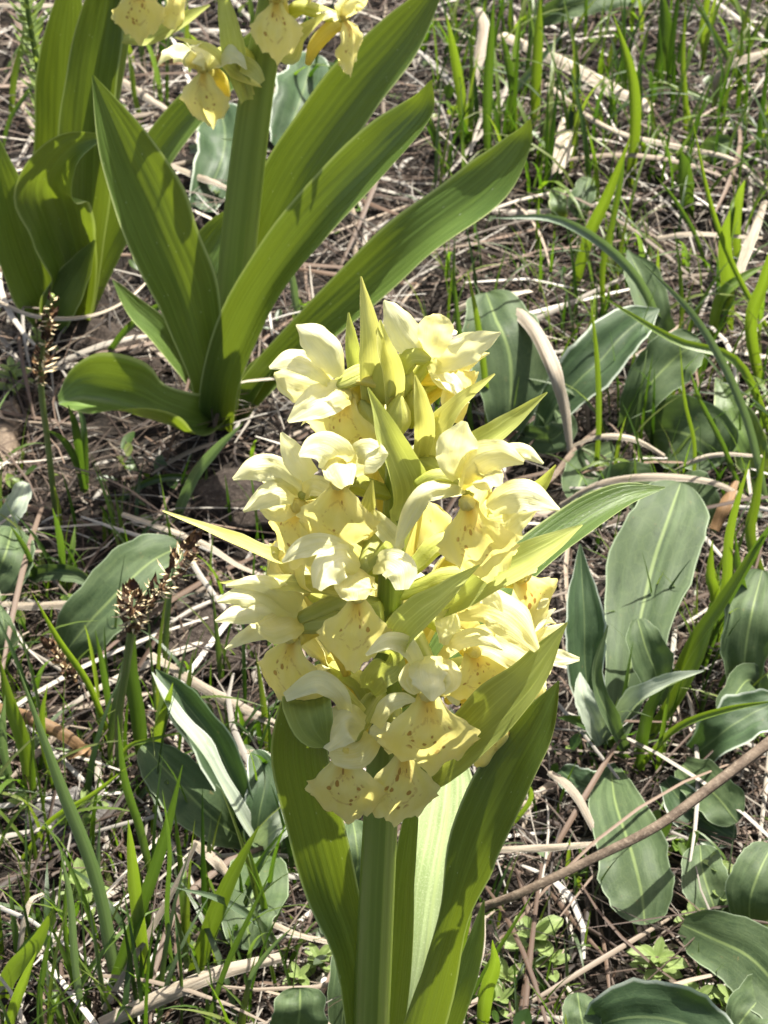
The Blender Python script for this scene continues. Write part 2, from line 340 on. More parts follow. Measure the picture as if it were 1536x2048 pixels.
def flower(parent, throat, attach, az, tilt=0, roll=0, sc=1.0, seed=0, lip=True, spurdir=None, spread=1.0, ld=(None, None)):
    """az: 0 faces the camera side (-Y), positive turns to the right (+X)"""
    rnd = random.Random(seed); a = math.radians(az)
    F = Vector((math.sin(a), -math.cos(a), 0)); R = Vector((math.cos(a), math.sin(a), 0)); U = Vector((0, 0, 1))
    q = Matrix.Rotation(math.radians(tilt), 3, R); F = q @ F; U = q @ U
    q = Matrix.Rotation(math.radians(roll), 3, F); R = q @ R; U = q @ U
    t = throat
    back = t-F*.18*sc
    mid = (attach+back)*.5+Vector((0, 0, .28*sc))+F*.05
    fl = tube('flower', [attach, attach.lerp(mid, .6)-Vector((0, 0, .05)), mid, back, t+F*.02], [.10*sc, .15*sc, .17*sc, .14*sc, .10*sc], 'ovary', parent, org=t, n=14, k=9, ridges=.07)
    def L(x, f, u): return t+(R*x+F*f+U*u)*sc
    j = lambda s=.06: rnd.uniform(-s, s)
    # dorsal sepal and two petals lean together as a hood
    blade('sepal', [L(0, 0, .02), L(j(), .05+j(), .36), L(j(), .30+j(), .66), L(j(), .56+j(.1), .80+j(.1))], [.09*sc, .20*sc, .17*sc, .015*sc], 'sepal', fl, n=14, m=8, nrm=-F+U*.4, fold=.6, wave=.12, lump=.4)
    for s in (-1, 1):
        blade('petal', [L(s*.05, .02, .03), L(s*.20+j(), .14+j(), .30), L(s*.20+j(), .40+j(), .50), L(s*.08+j(), .62+j(), .52+j(.1))], [.08*sc, .18*sc, .16*sc, .015*sc], 'petal', fl, n=12, m=8, nrm=R*(-s)+F*.2-U*.3, fold=.4, wave=.12, lump=.4)
        sp = spread*rnd.uniform(.85, 1.1); up = rnd.uniform(.15, .5)
        blade('sepal', [L(s*.06, -.02, 0), L(s*.36*sp, -.06+j(), .16+up*.3), L(s*.72*sp, -.02+j(), .24+up*.55+j()), L(s*.92*sp, .06+j(.12), .16+up*.6+j(.12)), L(s*1.08*sp, .14+j(.14), .06+up*.6+j(.15))], [.08*sc, .19*sc, .215*sc, .12*sc, .012*sc], 'sepal', fl, n=18, m=8, nrm=F*.35+U*1.0, fold=rnd.uniform(-.5, .1), wave=.16, lump=.45)
    if lip:
        lm = lip_mesh(sc, (R, F, U), rnd, *ld); link('lip', lm, 'lip', t+F*.06*sc-U*.03*sc, fl)
    sd = spurdir if spurdir else (-F*.75-U*.65)
    tube('spur', [t-U*.04*sc, t+(sd*.45-U*.02)*sc, t+(sd*.95-U*.15)*sc, t+(sd*1.2-U*.42)*sc], [.15*sc, .17*sc, .15*sc, .07*sc], 'spur', fl, n=12, k=10)
    tube('column', [L(0, .03, .02), L(0, .13, .17), L(0, .20, .30)], [.10*sc, .12*sc, .05*sc], 'column', fl, n=8, k=9)
    return fl

def bud(parent, base, tip, r, mat='bud'):
    d = tip-base; bl = tube('bud', [base, base+d*.3, base+d*.65, tip], [r*.5, r, r*.85, r*.12], mat, parent, n=12, k=10, ridges=.05); return bl

# ---- the orchid in front
base = V(738, 2290, 0); base.z = -.3
orc = thing('orchid', base, 'yellow orchid with dense full flower spike and brown spotted lips, in front of everything', 'flower', 'yellow orchids in the meadow')
STEM = [(738, 2290, 0), (742, 2050, 0), (752, 1800, 0), (762, 1600, 0), (772, 1400, .05), (782, 1150, .1), (790, 930, .15), (782, 760, .2)]
SP = [V(a, b, c) for a, b, c in STEM]
tube('stem', SP, [.40, .37, .345, .32, .28, .22, .16, .07], 'orchid_stem', orc, n=48, k=20, ridges=.035)
def stem_at(z):
    for p, q in zip(SP, SP[1:]):
        if p.z <= z <= q.z: return p.lerp(q, (z-p.z)/(q.z-p.z))
    return SP[-1] if z > SP[-1].z else SP[0]
LV = lambda pts, wd, mat='orchid_leaf', **k: leafV('leaf', pts, wd, mat, orc, n=36, m=40, pleat=.007, lump=.07, **k)
l1 = LV([(742, 2330, .0), (715, 1960, .0), (668, 1790, .4), (628, 1640, .5), (604, 1520, .3), (606, 1430, -.2), (612, 1398, -1.0), (616, 1420, -1.9), (630, 1462, -2.2), (655, 1492, -2.1)], [60, 76, 110, 128, 122, 108, 100, 100, 80, 10], roll=[14, -12, -8, 0], fold=.22, wave=.05)   # tip curls over and shows its paler underside
lo = l1.data; lo.materials.append(MATS['orchid_leaf_under']); nq = len(lo.polygons)
for i in range(int(nq*.68), nq): lo.polygons[i].material_index = 1
LV([(760, 2330, -.2), (840, 2030, -.9), (905, 1830, -1.3), (958, 1680, -1.2), (1030, 1540, -.9), (1085, 1440, -.6), (1118, 1362, -.3)], [60, 120, 70, 120, 130, 84, 4], roll=[40, 36, -18, -24, -18], fold=.42, wave=.07)
LV([(770, 2310, .7), (838, 1990, 2.3), (868, 1790, 3.7), (893, 1640, 5.0), (902, 1540, 5.9), (905, 1480, 6.4)], [70, 118, 138, 122, 84, 6], 'orchid_leaf_sunlit', roll=[-12, 8], fold=.18, wave=.04)
LV([(760, 2310, .4), (800, 1960, .7), (815, 1760, .9), (828, 1640, 1.1), (836, 1560, 1.3)], [60, 76, 66, 50, 4], 'orchid_leaf', roll=[-30, -52], fold=.35)
LV([(775, 1640, .5), (850, 1390, 1.5), (960, 1225, 2.7), (1110, 1085, 4.0), (1235, 1003, 4.8), (1330, 975, 5.2)], [50, 90, 104, 98, 70, 4], 'orchid_leaf', roll=[-20, -34], fold=.5, wave=.06)
LV([(760, 2330, .2), (850, 2150, -.2), (905, 2020, -.1), (945, 1900, .3), (968, 1800, .7)], [40, 66, 60, 44, 4], 'orchid_leaf', roll=[30, 10], fold=.4)

BACK = [(890, 760, .7, 95, .85), (600, 1060, .9, -112, .95), (1040, 1310, .9, 104, .95), (660, 1330, .9, -130, .9), (830, 1000, 1.3, 165, .9), (760, 1230, 1.6, 190, .9), (880, 1200, 1.4, 140, .95), (720, 850, 1.1, 205, .85), (980, 1060, .9, 100, .9), (620, 1180, 1.1, -140, .9)]
for i, (px, py, dy, az, sc) in enumerate(BACK):                     # the far side of the spike
    th = V(px, py, dy); flower(orc, th, stem_at(th.z-.55), az, 0, 0, sc*1.25, seed=100+i, spread=.9)
def zp(x, y): return 400+x/1.706, 520+y/1.706
SE, PE = 'sepal', 'petal'
def near_flower(throat, dy, lip, pieces, seed, tubes=()):
    """a flower on the near side: pieces = (material, centre line, widths, lean towards the camera at the tip, turn)"""
    rnd = random.Random(seed); t = V(*zp(*throat), dy); at = stem_at(t.z-.5); mid = (at+t)*.5+Vector((0, 0, .3))
    fl = tube('flower', [at, at.lerp(mid, .6), mid, t-(t-mid).normalized()*.12, t], [.12, .17, .18, .12, .03], 'ovary', orc, org=t, n=14, k=9, ridges=.07)
    for mt, pts, wd, ln, rl in pieces:
        n = len(pts)-1; P = [V(*zp(x, y), dy-ln*(k/n)) for k, (x, y) in enumerate(pts)]
        blade('sepal' if mt == SE else 'petal', P, [w*.5/1.706*cpp(p)*1.12 for w, p in zip(wd, P)], mt, fl, roll=[rl+rnd.uniform(-10, 10), rl+rnd.uniform(-14, 14)], nrm=(rnd.uniform(-.2, .2), -.75, .8), fold=rnd.uniform(-.45, .1), n=20, m=10, wave=.10, lump=.3)
    for lx, ly, w, h, az, tilt, roll, ldy in lip:
        a = math.radians(az); F = Vector((math.sin(a), -math.cos(a), 0)); R = Vector((math.cos(a), math.sin(a), 0)); U = Vector((0, 0, 1))
        q = Matrix.Rotation(math.radians(tilt), 3, R); F = q @ F; U = q @ U; q = Matrix.Rotation(math.radians(roll), 3, F); R = q @ R; U = q @ U
        lt = V(*zp(lx, ly), dy+ldy); c = cpp(lt)/1.706
        link('lip', lip_mesh(1.0, (R, F, U), rnd, w*c*1.3/max(.55, abs(math.cos(a))), h*c*1.28/.80), 'lip', lt, fl)
        tube('spur', [lt-U*.05, lt-F*.5-U*.25, lt-F*1.0-U*.6, lt-F*1.2-U*.95], [.16, .19, .17, .07], 'spur', fl, n=12, k=10)
        tube('column', [lt-F*.02+U*.02, lt+F*.10+U*.14, lt+F*.15+U*.26], [.11, .14, .06], 'column', fl, n=8, k=9)
    for mt, pts, r in tubes:
        P = [V(*zp(x, y), dy+.1) for x, y in pts]; tube('spur', P, [r*.5/1.706*cpp(P[0])]*len(P), mt, fl, n=16, k=10, ridges=.05)
    return fl
near_flower((790, 335), .2, [(835, 385, 120, 130, 58, 0, 0, .1)], [
    (SE, [(770, 340), (715, 270), (665, 195), (628, 138)], [56, 112, 88, 6], .1, 0), (SE, [(800, 365), (880, 322), (955, 282), (1026, 248)], [50, 88, 74, 6], .3, 0),
    (PE, [(790, 330), (800, 265), (806, 215), (808, 185)], [60, 112, 100, 24], .1, 0), (SE, [(790, 350), (830, 400), (870, 430), (900, 480)], [40, 66, 50, 8], .4, 0)], 1, [('ovary', [(690, 470), (740, 400), (790, 335)], 46)])
near_flower((455, 430), -.3, [(500, 470, 200, 170, -22, 4, 6, .1)], [
    (SE, [(470, 400), (440, 330), (390, 265), (328, 222)], [56, 112, 100, 6], .1, 0), (SE, [(445, 415), (385, 360), (310, 338), (236, 368)], [44, 84, 76, 10], .3, 0),
    (PE, [(440, 440), (365, 432), (300, 412), (252, 388)], [60, 116, 92, 8], .2, 0), (SE, [(505, 455), (440, 470), (375, 500), (300, 552)], [70, 112, 96, 10], .6, 0)], 2, [('spur', [(660, 520), (630, 440), (560, 410), (490, 415), (450, 432)], 36)])
near_flower((480, 730), -1.0, [(475, 765, 215, 190, -8, 4, 0, -.1)], [
    (SE, [(380, 740), (335, 690), (305, 640), (278, 588)], [60, 84, 60, 8], .1, 0), (SE, [(500, 735), (460, 668), (400, 640), (338, 668)], [80, 120, 92, 10], .6, 0),
    (SE, [(505, 730), (560, 670), (600, 672), (642, 662)], [56, 116, 96, 6], .5, 0), (PE, [(480, 720), (470, 690), (480, 720), (500, 770)], [70, 110, 100, 40], .9, 0)], 3)
near_flower((335, 805), -.5, [(350, 850, 150, 150, -46, 0, 4, .0), (345, 990, 120, 110, -60, 0, 0, .3)], [
    (SE, [(345, 790), (265, 718), (190, 712), (112, 748)], [46, 92, 84, 10], .3, 0), (SE, [(335, 812), (272, 790), (212, 815), (148, 858)], [46, 84, 64, 8], .6, 0),
    (PE, [(340, 830), (290, 845), (250, 860), (205, 850)], [50, 76, 60, 8], .3, 0), (PE, [(350, 800), (380, 770), (420, 780), (450, 800)], [40, 70, 60, 20], .5, 0)], 4)
near_flower((930, 795), -1.1, [(918, 835, 215, 220, -6, 4, 14, -.1)], [
    (SE, [(890, 745), (876, 680), (878, 615), (902, 550)], [60, 122, 122, 20], .1, 0), (PE, [(880, 765), (940, 695), (1020, 665), (1105, 690)], [56, 120, 96, 16], .5, 0),
    (SE, [(1000, 690), (1050, 660), (1110, 655), (1172, 695)], [40, 60, 54, 8], .2, 0), (SE, [(985, 850), (1060, 808), (1135, 808), (1228, 852)], [56, 108, 92, 8], .5, 0),
    (PE, [(980, 900), (1040, 910), (1090, 880), (1150, 850)], [60, 116, 90, 10], .2, 0), (SE, [(905, 775), (830, 780), (765, 800), (715, 880), (672, 980)], [40, 62, 66, 62, 20], .5, 0), (SE, [(580, 860), (620, 905), (660, 950), (690, 985)], [36, 60, 62, 24], .1, 0),
    (PE, [(930, 790), (960, 740), (990, 740), (1020, 770)], [60, 100, 90, 20], .8, 0)], 5, [('ovary', [(740, 770), (800, 735), (870, 745), (925, 795)], 44)])
near_flower((560, 1055), -1.6, [(535, 1150, 195, 210, 2, 4, -4, .0)], [
    (SE, [(545, 1050), (485, 1020), (430, 1062), (398, 1122)], [56, 112, 112, 30], .7, 0), (SE, [(590, 1050), (640, 1030), (685, 1060), (690, 1125)], [40, 86, 104, 40], .7, 0),
    (SE, [(520, 1000), (430, 968), (345, 985), (280, 1030)], [40, 64, 62, 8], .1, 0), (PE, [(560, 1060), (540, 1090), (530, 1120), (535, 1160)], [80, 130, 130, 60], .5, 0)], 6, [('ovary', [(645, 975), (600, 1020), (560, 1058)], 40)])
near_flower((330, 1230), -.8, [(315, 1290, 190, 230, -24, 2, 4, -.1)], [
    (SE, [(340, 1185), (245, 1115), (165, 1102), (88, 1112)], [80, 66, 44, 10], .1, 0), (SE, [(335, 1205), (210, 1152), (125, 1148), (58, 1165)], [86, 84, 56, 10], .3, 0),
    (SE, [(335, 1235), (225, 1188), (135, 1205), (52, 1232)], [96, 104, 72, 8], .6, 0), (SE, [(305, 1262), (210, 1262), (145, 1288), (86, 1328)], [56, 66, 46, 8], .4, 0),
    (PE, [(340, 1225), (300, 1240), (240, 1260), (190, 1250)], [80, 110, 90, 20], .8, 0)], 7, [('ovary', [(620, 1200), (500, 1225), (400, 1240), (330, 1240)], 74)])
near_flower((890, 1290), -1.0, [(930, 1335, 200, 150, 22, 6, 6, -.1)], [
    (SE, [(900, 1180), (945, 1138), (990, 1150), (1032, 1200)], [40, 62, 60, 8], .3, 0), (PE, [(880, 1200), (985, 1180), (1085, 1235), (1152, 1330)], [60, 126, 126, 30], .5, 0),
    (SE, [(830, 1195), (845, 1245), (840, 1280), (825, 1310)], [40, 84, 70, 20], .1, 0), (SE, [(815, 1365), (880, 1300), (960, 1288), (1034, 1330)], [36, 58, 54, 8], .7, 0),
    (SE, [(1130, 1350), (1190, 1350), (1240, 1358), (1295, 1362)], [40, 54, 46, 12], .1, 0), (PE, [(900, 1300), (1000, 1300), (1100, 1350), (1200, 1400)], [60, 110, 110, 30], .2, 0)], 8)
near_flower((790, 1400), -1.8, [(775, 1485, 270, 215, 2, 4, 2, -.05)], [
    (SE, [(755, 1392), (705, 1318), (640, 1302), (566, 1348)], [40, 60, 54, 8], .5, 0), (SE, [(785, 1350), (790, 1400), (795, 1450), (792, 1505)], [90, 140, 120, 12], .6, 0),
    (PE, [(780, 1380), (740, 1410), (720, 1440), (740, 1480)], [70, 100, 80, 20], .4, 0), (PE, [(800, 1380), (835, 1410), (850, 1440), (830, 1480)], [70, 100, 80, 20], .4, 0),
    (SE, [(600, 1590), (640, 1520), (690, 1500), (735, 1502)], [40, 52, 46, 10], .2, 0)], 9)
near_flower((520, 1640), -1.6, [(492, 1685, 215, 205, -8, 4, 4, -.05)], [
    (SE, [(560, 1600), (505, 1578), (460, 1620), (430, 1670)], [90, 130, 110, 30], .6, 0), (PE, [(590, 1630), (545, 1680), (490, 1690), (440, 1680)], [70, 96, 80, 20], .5, 0),
    (SE, [(505, 1580), (480, 1490), (400, 1440), (290, 1492)], [30, 56, 72, 30], .1, 0)], 10)
near_flower((680, 1655), -1.45, [(695, 1680, 205, 215, 6, 2, -6, -.05)], [
    (SE, [(680, 1660), (640, 1620), (610, 1610), (585, 1640)], [40, 70, 60, 20], .1, 0), (PE, [(690, 1660), (700, 1640), (720, 1650), (730, 1690)], [60, 90, 80, 20], .4, 0)], 11)
near_flower((1075, 1090), .0, [(1090, 1085, 170, 170, 48, 0, 0, .0)], [
    (SE, [(1090, 1120), (1130, 1160), (1160, 1170), (1190, 1160)], [30, 46, 40, 10], .1, 0), (PE, [(1060, 1100), (1090, 1060), (1120, 1050), (1150, 1060)], [50, 80, 60, 10], .1, 0)], 12)
near_flower((985, 1480), -.2, [(1000, 1500, 180, 200, 40, 0, 0, .0)], [
    (SE, [(960, 1460), (900, 1440), (870, 1480), (880, 1520)], [40, 70, 60, 10], .3, 0), (PE, [(960, 1480), (1000, 1450), (1060, 1450), (1110, 1470)], [50, 90, 70, 10], .2, 0)], 13)
BR = [  # bracts: base, belly, tip
    ([(800, 1040, -.5), (815, 980, -.75), (775, 880, -1.0), (735, 775, -.9)], [40, 92, 66, 4], 'bract_leaf', [10, 30], .5),
    ([(880, 930, .0), (960, 890, -.1), (1025, 845, .0), (1095, 785, .1)], [30, 62, 46, 4], 'bract_leaf', [-20, -30], .5),
    ([(850, 960, -.2), (868, 880, -.4), (915, 810, -.4), (990, 748, -.2)], [34, 62, 40, 4], 'bract_yellow', [-10, -26], .4),
    ([(840, 920, -.3), (850, 860, -.5), (842, 800, -.5), (830, 750, -.4)], [30, 46, 34, 4], 'bract_yellow', [0, 0], .4),
    ([(745, 830, .0), (748, 720, -.2), (738, 640, -.1), (722, 553, .1)], [44, 66, 40, 4], 'bract_yellow', [5, -10], .45),
    ([(715, 800, .2), (708, 730, .2), (702, 680, .2), (697, 625, .3)], [24, 36, 28, 4], 'bract_leaf', [15, 5], .4),
    ([(790, 820, -.2), (785, 745, -.3), (768, 690, -.3), (760, 640, -.1)], [36, 48, 36, 4], 'bract_yellow', [10, 0], .4),
    ([(780, 1310, -1.1), (815, 1255, -1.8), (880, 1200, -1.9), (960, 1130, -1.6)], [50, 84, 66, 4], 'bract_leaf', [-10, -35], .55),
    ([(880, 1220, -.8), (970, 1165, -1.3), (1075, 1110, -1.2), (1165, 1050, -.9)], [40, 84, 70, 4], 'bract_leaf', [-12, -30], .55),
    ([(850, 1560, -.9), (935, 1480, -1.7), (1050, 1370, -1.7), (1135, 1245, -1.3)], [60, 116, 104, 4], 'bract_green', [-18, -30], .38),
    ([(980, 1040, .2), (1050, 1000, .1), (1085, 970, .0), (1112, 930, .0)], [26, 46, 32, 4], 'bract_leaf', [-10, -20], .4),
    ([(610, 1140, -.1), (540, 1115, -.2), (440, 1070, -.2), (325, 1022, .0)], [40, 52, 32, 4], 'bract_yellow', [60, 40], .5),
    ([(680, 1190, -.5), (600, 1175, -.7), (520, 1170, -.7), (440, 1165, -.6)], [40, 56, 34, 4], 'bract_yellow', [50, 35], .5),
    ([(740, 1460, -.9), (715, 1420, -1.3), (660, 1375, -1.5), (575, 1385, -1.6)], [30, 40, 36, 6], 'bract_yellow', [70, 40], .4),
    ([(740, 1380, -.6), (760, 1350, -1.1), (790, 1330, -1.2), (790, 1280, -1.0)], [40, 70, 50, 4], 'bract_leaf', [0, 0], .4),
    ([(760, 1100, -.6), (720, 1060, -.9), (735, 1010, -1.0), (745, 960, -.9)], [30, 50, 36, 4], 'bract_yellow', [20, 0], .4),
]
for pts, wd, mt, rl, fo in BR: leafV('bract', pts, wd, mt, orc, roll=rl, fold=fo, n=22, m=10, wave=.07, lump=.12)
for a, b, c, d, dy, r in ((770, 800, 772, 690, -.1, .24), (748, 790, 742, 700, .1, .2), (800, 800, 812, 720, .2, .2), (790, 870, 800, 790, -.35, .22), (820, 850, 838, 770, .0, .2), (740, 860, 722, 800, -.2, .2), (762, 740, 756, 650, .25, .15)):
    bud(orc, V(a, b, dy), V(c, d, dy), r)

# ---- the orchid behind
YB = G(430, 830).y
b2 = G(430, 836); b2.z = -.3
orb = thing('orchid', b2, 'yellow orchid with broad splayed green leaves and few open flowers, behind the full spike', 'flower', 'yellow orchids in the meadow')
SB = [V(a, b, YB+c) for a, b, c in ((436, 840, 0), (462, 640, .2), (484, 420, .3), (512, 190, .3), (545, 0, .3), (565, -180, .3), (575, -330, .3))]
tube('stem', SB, [.52, .52, .50, .45, .36, .26, .1], 'orchid_stem', orb, n=40, k=18, ridges=.04)
LB = lambda pts, wd, mat='orchid_leaf', **k: leafV('leaf', pts, wd, mat, orb, y0=YB, n=36, m=40, pleat=.007, lump=.07, **k)
LB([(428, 845, -.3), (412, 745, -.5), (368, 590, -1.0), (305, 440, -1.6), (240, 290, -1.9), (185, 150, -1.8)], [70, 84, 140, 166, 120, 4], roll=[16, 22, 14], fold=.30, wave=.05)
LB([(436, 845, -.4), (455, 745, -.9), (525, 590, -1.5), (640, 440, -2.0), (760, 320, -2.2), (845, 225, -2.1), (864, 160, -2.0)], [80, 96, 116, 128, 132, 84, 4], roll=[-10, -28, -34, -28], fold=.55, wave=.06)
LB([(460, 840, .3), (560, 730, .3), (690, 610, .2), (840, 480, .0), (980, 375, .2), (1045, 290, .5), (1062, 238, .6)], [60, 84, 118, 146, 130, 70, 4], roll=[-20, -34, -30], fold=.42, wave=.05)
LB([(470, 690, .5), (520, 500, .9), (590, 350, 1.1), (700, 200, 1.2), (810, 70, 1.3), (900, -60, 1.5)], [50, 100, 136, 138, 104, 4], roll=[-12, -20], fold=.32, wave=.05)
LB([(428, 852, -.5), (385, 856, -1.5), (310, 832, -2.4), (230, 808, -3.0), (165, 798, -3.2), (118, 806, -3.3)], [70, 100, 150, 150, 130, 30], nrm=(0, -.45, 1), roll=0, fold=.95, wave=.42, wf=1.7)
LB([(470, 845, .2), (505, 775, .4), (550, 720, .6), (605, 668, .8)], [40, 60, 52, 4], roll=[-25, -40], fold=.5)
LB([(430, 700, 1.0), (400, 560, 1.5), (430, 480, 2.0), (490, 400, 2.4)], [60, 90, 84, 6], roll=[-10, 5], fold=.3)
LB([(415, 800, .5), (330, 680, .8), (265, 615, 1.0), (225, 560, 1.2)], [40, 60, 50, 4], roll=[20, 30], fold=.4)
def stem_b(z):
    for p, q in zip(SB, SB[1:]):
        if p.z <= z <= q.z: return p.lerp(q, (z-p.z)/(q.z-p.z))
    return SB[-1]
for i, (px, py, dy, az, tilt, roll, sc, sp) in enumerate([(408, 138, -1.0, -14, 4, 6, 1.1, .8), (553, -2, -1.0, -4, 2, 0, 1.12, .8), (684, 38, -.6, 58, -4, -6, 1.0, .9), (610, -110, -.8, 30, 0, 0, 1.0, 1), (480, -120, -.8, -40, 0, 0, 1.0, 1), (560, -200, -.9, 0, 0, 0, 1.0, 1), (650, -210, .2, 90, 0, 0, 1.0, 1), (500, -230, .3, -100, 0, 0, 1.0, 1), (570, -290, -.5, 10, 0, 0, .8, 1)]):
    th = V(px, py, YB+dy); flower(orb, th, stem_b(th.z-.5), az, tilt, roll, sc*1.2, seed=300+i, spread=sp, ld=(1.0, 1.3))
for pts, wd, mt, rl, fo in (([(492, 200, -.4), (470, 120, -.8), (455, 40, -.9), (440, -40, -.8)], [30, 50, 44, 4], 'bract_leaf', [10, 0], .4),
    ([(520, 170, -.4), (470, 150, -.9), (420, 100, -1.2), (350, 75, -1.3)], [24, 36, 24, 4], 'bract_yellow', [50, 30], .4),
    ([(500, 190, -.4), (480, 130, -.8), (505, 140, -1.2), (525, 165, -1.4)], [20, 34, 36, 14], 'bract_yellow', [0, 0], .3),
    ([(548, 90, -.3), (580, 110, -.7), (600, 70, -.8), (650, 30, -.7)], [24, 44, 36, 8], 'bract_yellow', [-10, -20], .3),
    ([(560, -20, -.3), (620, -60, -.6), (680, -120, -.6), (720, -180, -.5)], [24, 60, 44, 4], 'bract_leaf', [-20, -30], .4)):
    leafV('bract', pts, wd, mt, orb, y0=YB, roll=rl, fold=fo, n=20, m=8, wave=.08)

# ---- the orchid at the left edge
YC = G(110, 640).y
b3 = G(115, 640); b3.z = -.3
orl = thing('orchid', b3, 'yellow orchid with dark overlapping leaves and a folded leaf, beside the splayed leafy orchid', 'flower', 'yellow orchids in the meadow')
SC = [V(a, b, YC+c) for a, b, c in ((130, 640, .6), (165, 480, .8), (205, 250, .9), (240, 60, .9), (262, -100, .9), (270, -200, .9))]
tube('stem', SC, [.36, .36, .35, .30, .2, .08], 'orchid_stem', orl, n=34, k=16, ridges=.04)
LC = lambda pts, wd, mat='orchid_leaf', **k: leafV('leaf', pts, wd, mat, orl, y0=YC, n=36, m=40, pleat=.007, lump=.07, **k)
LC([(135, 640, -.4), (140, 540, -.7), (110, 440, -1.2), (95, 370, -1.9), (140, 300, -2.7), (215, 270, -3.2)], [90, 110, 150, 150, 90, 4], roll=[10, 12, -10], fold=.6, wave=.08)
LC([(150, 630, .0), (160, 470, .0), (165, 300, -.1), (180, 140, .0), (205, 0, .4), (225, -100, .8)], [70, 110, 126, 116, 90, 4], roll=[12, 24], fold=.3, wave=.05)
LC([(120, 630, .9), (115, 400, 1.4), (118, 220, 1.6), (128, 60, 1.8), (150, -90, 2.0)], [60, 100, 110, 90, 4], roll=[0, 15], fold=.3)
LC([(95, 645, -.1), (55, 560, -.3), (20, 450, -.4), (-10, 330, -.3), (-30, 230, 0)], [70, 110, 110, 70, 4], roll=[15, 25], fold=.4)
LC([(165, 635, 1.2), (230, 470, 1.6), (325, 300, 2.0), (430, 180, 2.2), (545, 70, 2.4), (600, 10, 2.5)], [50, 84, 92, 80, 66, 4], roll=[-20, -30], fold=.45)
LC([(105, 650, -.8), (125, 600, -1.1), (160, 540, -1.2), (190, 480, -1.2)], [60, 80, 64, 4], roll=[-10, -20], fold=.3)
for i, (px, py, dy, az, sc) in enumerate([(274, -30, -.8, 4, 1.12), (330, -30, -.2, 60, .95), (215, -130, -.4, -40, 1.0), (300, -160, -.4, 25, 1.0)]):
    th = V(px, py, YC+dy); flower(orl, th, SC[3].lerp(SC[4], .3 if i < 2 else .9), az, 0, 0, sc*1.2, seed=400+i, ld=(1.1, 1.25))
leafV('bract', [(245, 80, .2), (300, 75, .0), (360, 45, -.1), (420, 10, .0)], [24, 44, 40, 4], 'bract_leaf', orl, y0=YC, roll=[-30, -30], fold=.4)

# ------------------------------------------------------------------ rosettes of grey-green hairy leaves
def rosette(root, label, leaves, cat='plant', name='hawkweed', group='hawkweed rosettes among the dry grass'):
    o = thing(name, root, label, cat, group)
    for pts, wd, mat, kw in leaves:
        k = dict(fold=random.uniform(.1, .35), wave=random.uniform(.03, .14), wf=random.uniform(1.5, 3.5), n=26, m=14, lump=random.uniform(.10, .28), edn=random.uniform(.08, .3), saw=random.choice((0, .012, .025))); k.update(kw); leafG('leaf', pts, wd, mat, o, **k)
    return o
HW, HD, HU = 'hawkweed_leaf', 'hawkweed_dark', 'hawkweed_underside'
rosette(G(1215, 1480), 'hawkweed with one large grey-green upright leaf and narrow dark pale-edged leaf', [
    ([(1232, 1480, .2), (1262, 1330, 1.3), (1300, 1150, 2.2), (1335, 1040, 2.8), (1362, 965, 3.0)], [40, 110, 176, 160, 4], HW, dict(rnd=True, fold=.12, roll=-6)),
    ([(1195, 1490, .4), (1172, 1350, 2.0), (1168, 1230, 3.2), (1160, 1088, 4.4)], [46, 80, 84, 4], HD, dict(fold=.45, roll=5)),
    ([(1325, 1410, .8), (1312, 1350, 1.6), (1290, 1290, 2.3), (1275, 1238, 2.6)], [30, 78, 76, 4], HW, dict(rnd=True, roll=10)),
    ([(1215, 1480, .6), (1270, 1410, 2.0), (1335, 1370, 2.8), (1408, 1342, 3.2)], [34, 54, 44, 4], HU, dict(fold=.6, roll=-50)),
    ([(1205, 1485, .6), (1185, 1430, 1.6), (1165, 1390, 2.1), (1160, 1345, 2.3)], [40, 62, 46, 4], HU, dict(fold=.4, roll=20)),
    ([(1250, 1500, .3), (1220, 1440, 2.2), (1190, 1350, 3.4), (1215, 1250, 4.5)], [24, 40, 30, 4], HW, dict(fold=.5, roll=30))])
rosette(G(1225, 1535), 'hawkweed with one flat oval grey-green leaf crossed by the long brown twig', [
    ([(1222, 1540, .3), (1232, 1610, .9), (1262, 1700, 1.1), (1282, 1780, .9), (1290, 1850, .5)], [40, 104, 142, 130, 4], HW, dict(rnd=True, fold=.14)),
    ([(1235, 1535, .2), (1190, 1570, .6), (1150, 1560, .7), (1120, 1540, .4)], [24, 60, 60, 4], HD, dict(rnd=True))])
rosette(G(1360, 1530), 'hawkweed with short blunt half-shaded leaf beside upper end of the brown twig', [
    ([(1365, 1530, .3), (1400, 1560, .8), (1440, 1600, 1.0), (1475, 1645, .8)], [40, 90, 96, 4], HW, dict(rnd=True)),
    ([(1330, 1560, .3), (1370, 1610, .5), (1420, 1650, .5), (1470, 1680, .3)], [30, 80, 84, 4], HD, dict(rnd=True)),
    ([(1390, 1510, .3), (1440, 1470, 1.2), (1500, 1430, 1.6), (1560, 1400, 1.8)], [50, 106, 100, 6], HD, dict(rnd=True, roll=-20, fold=.3))])
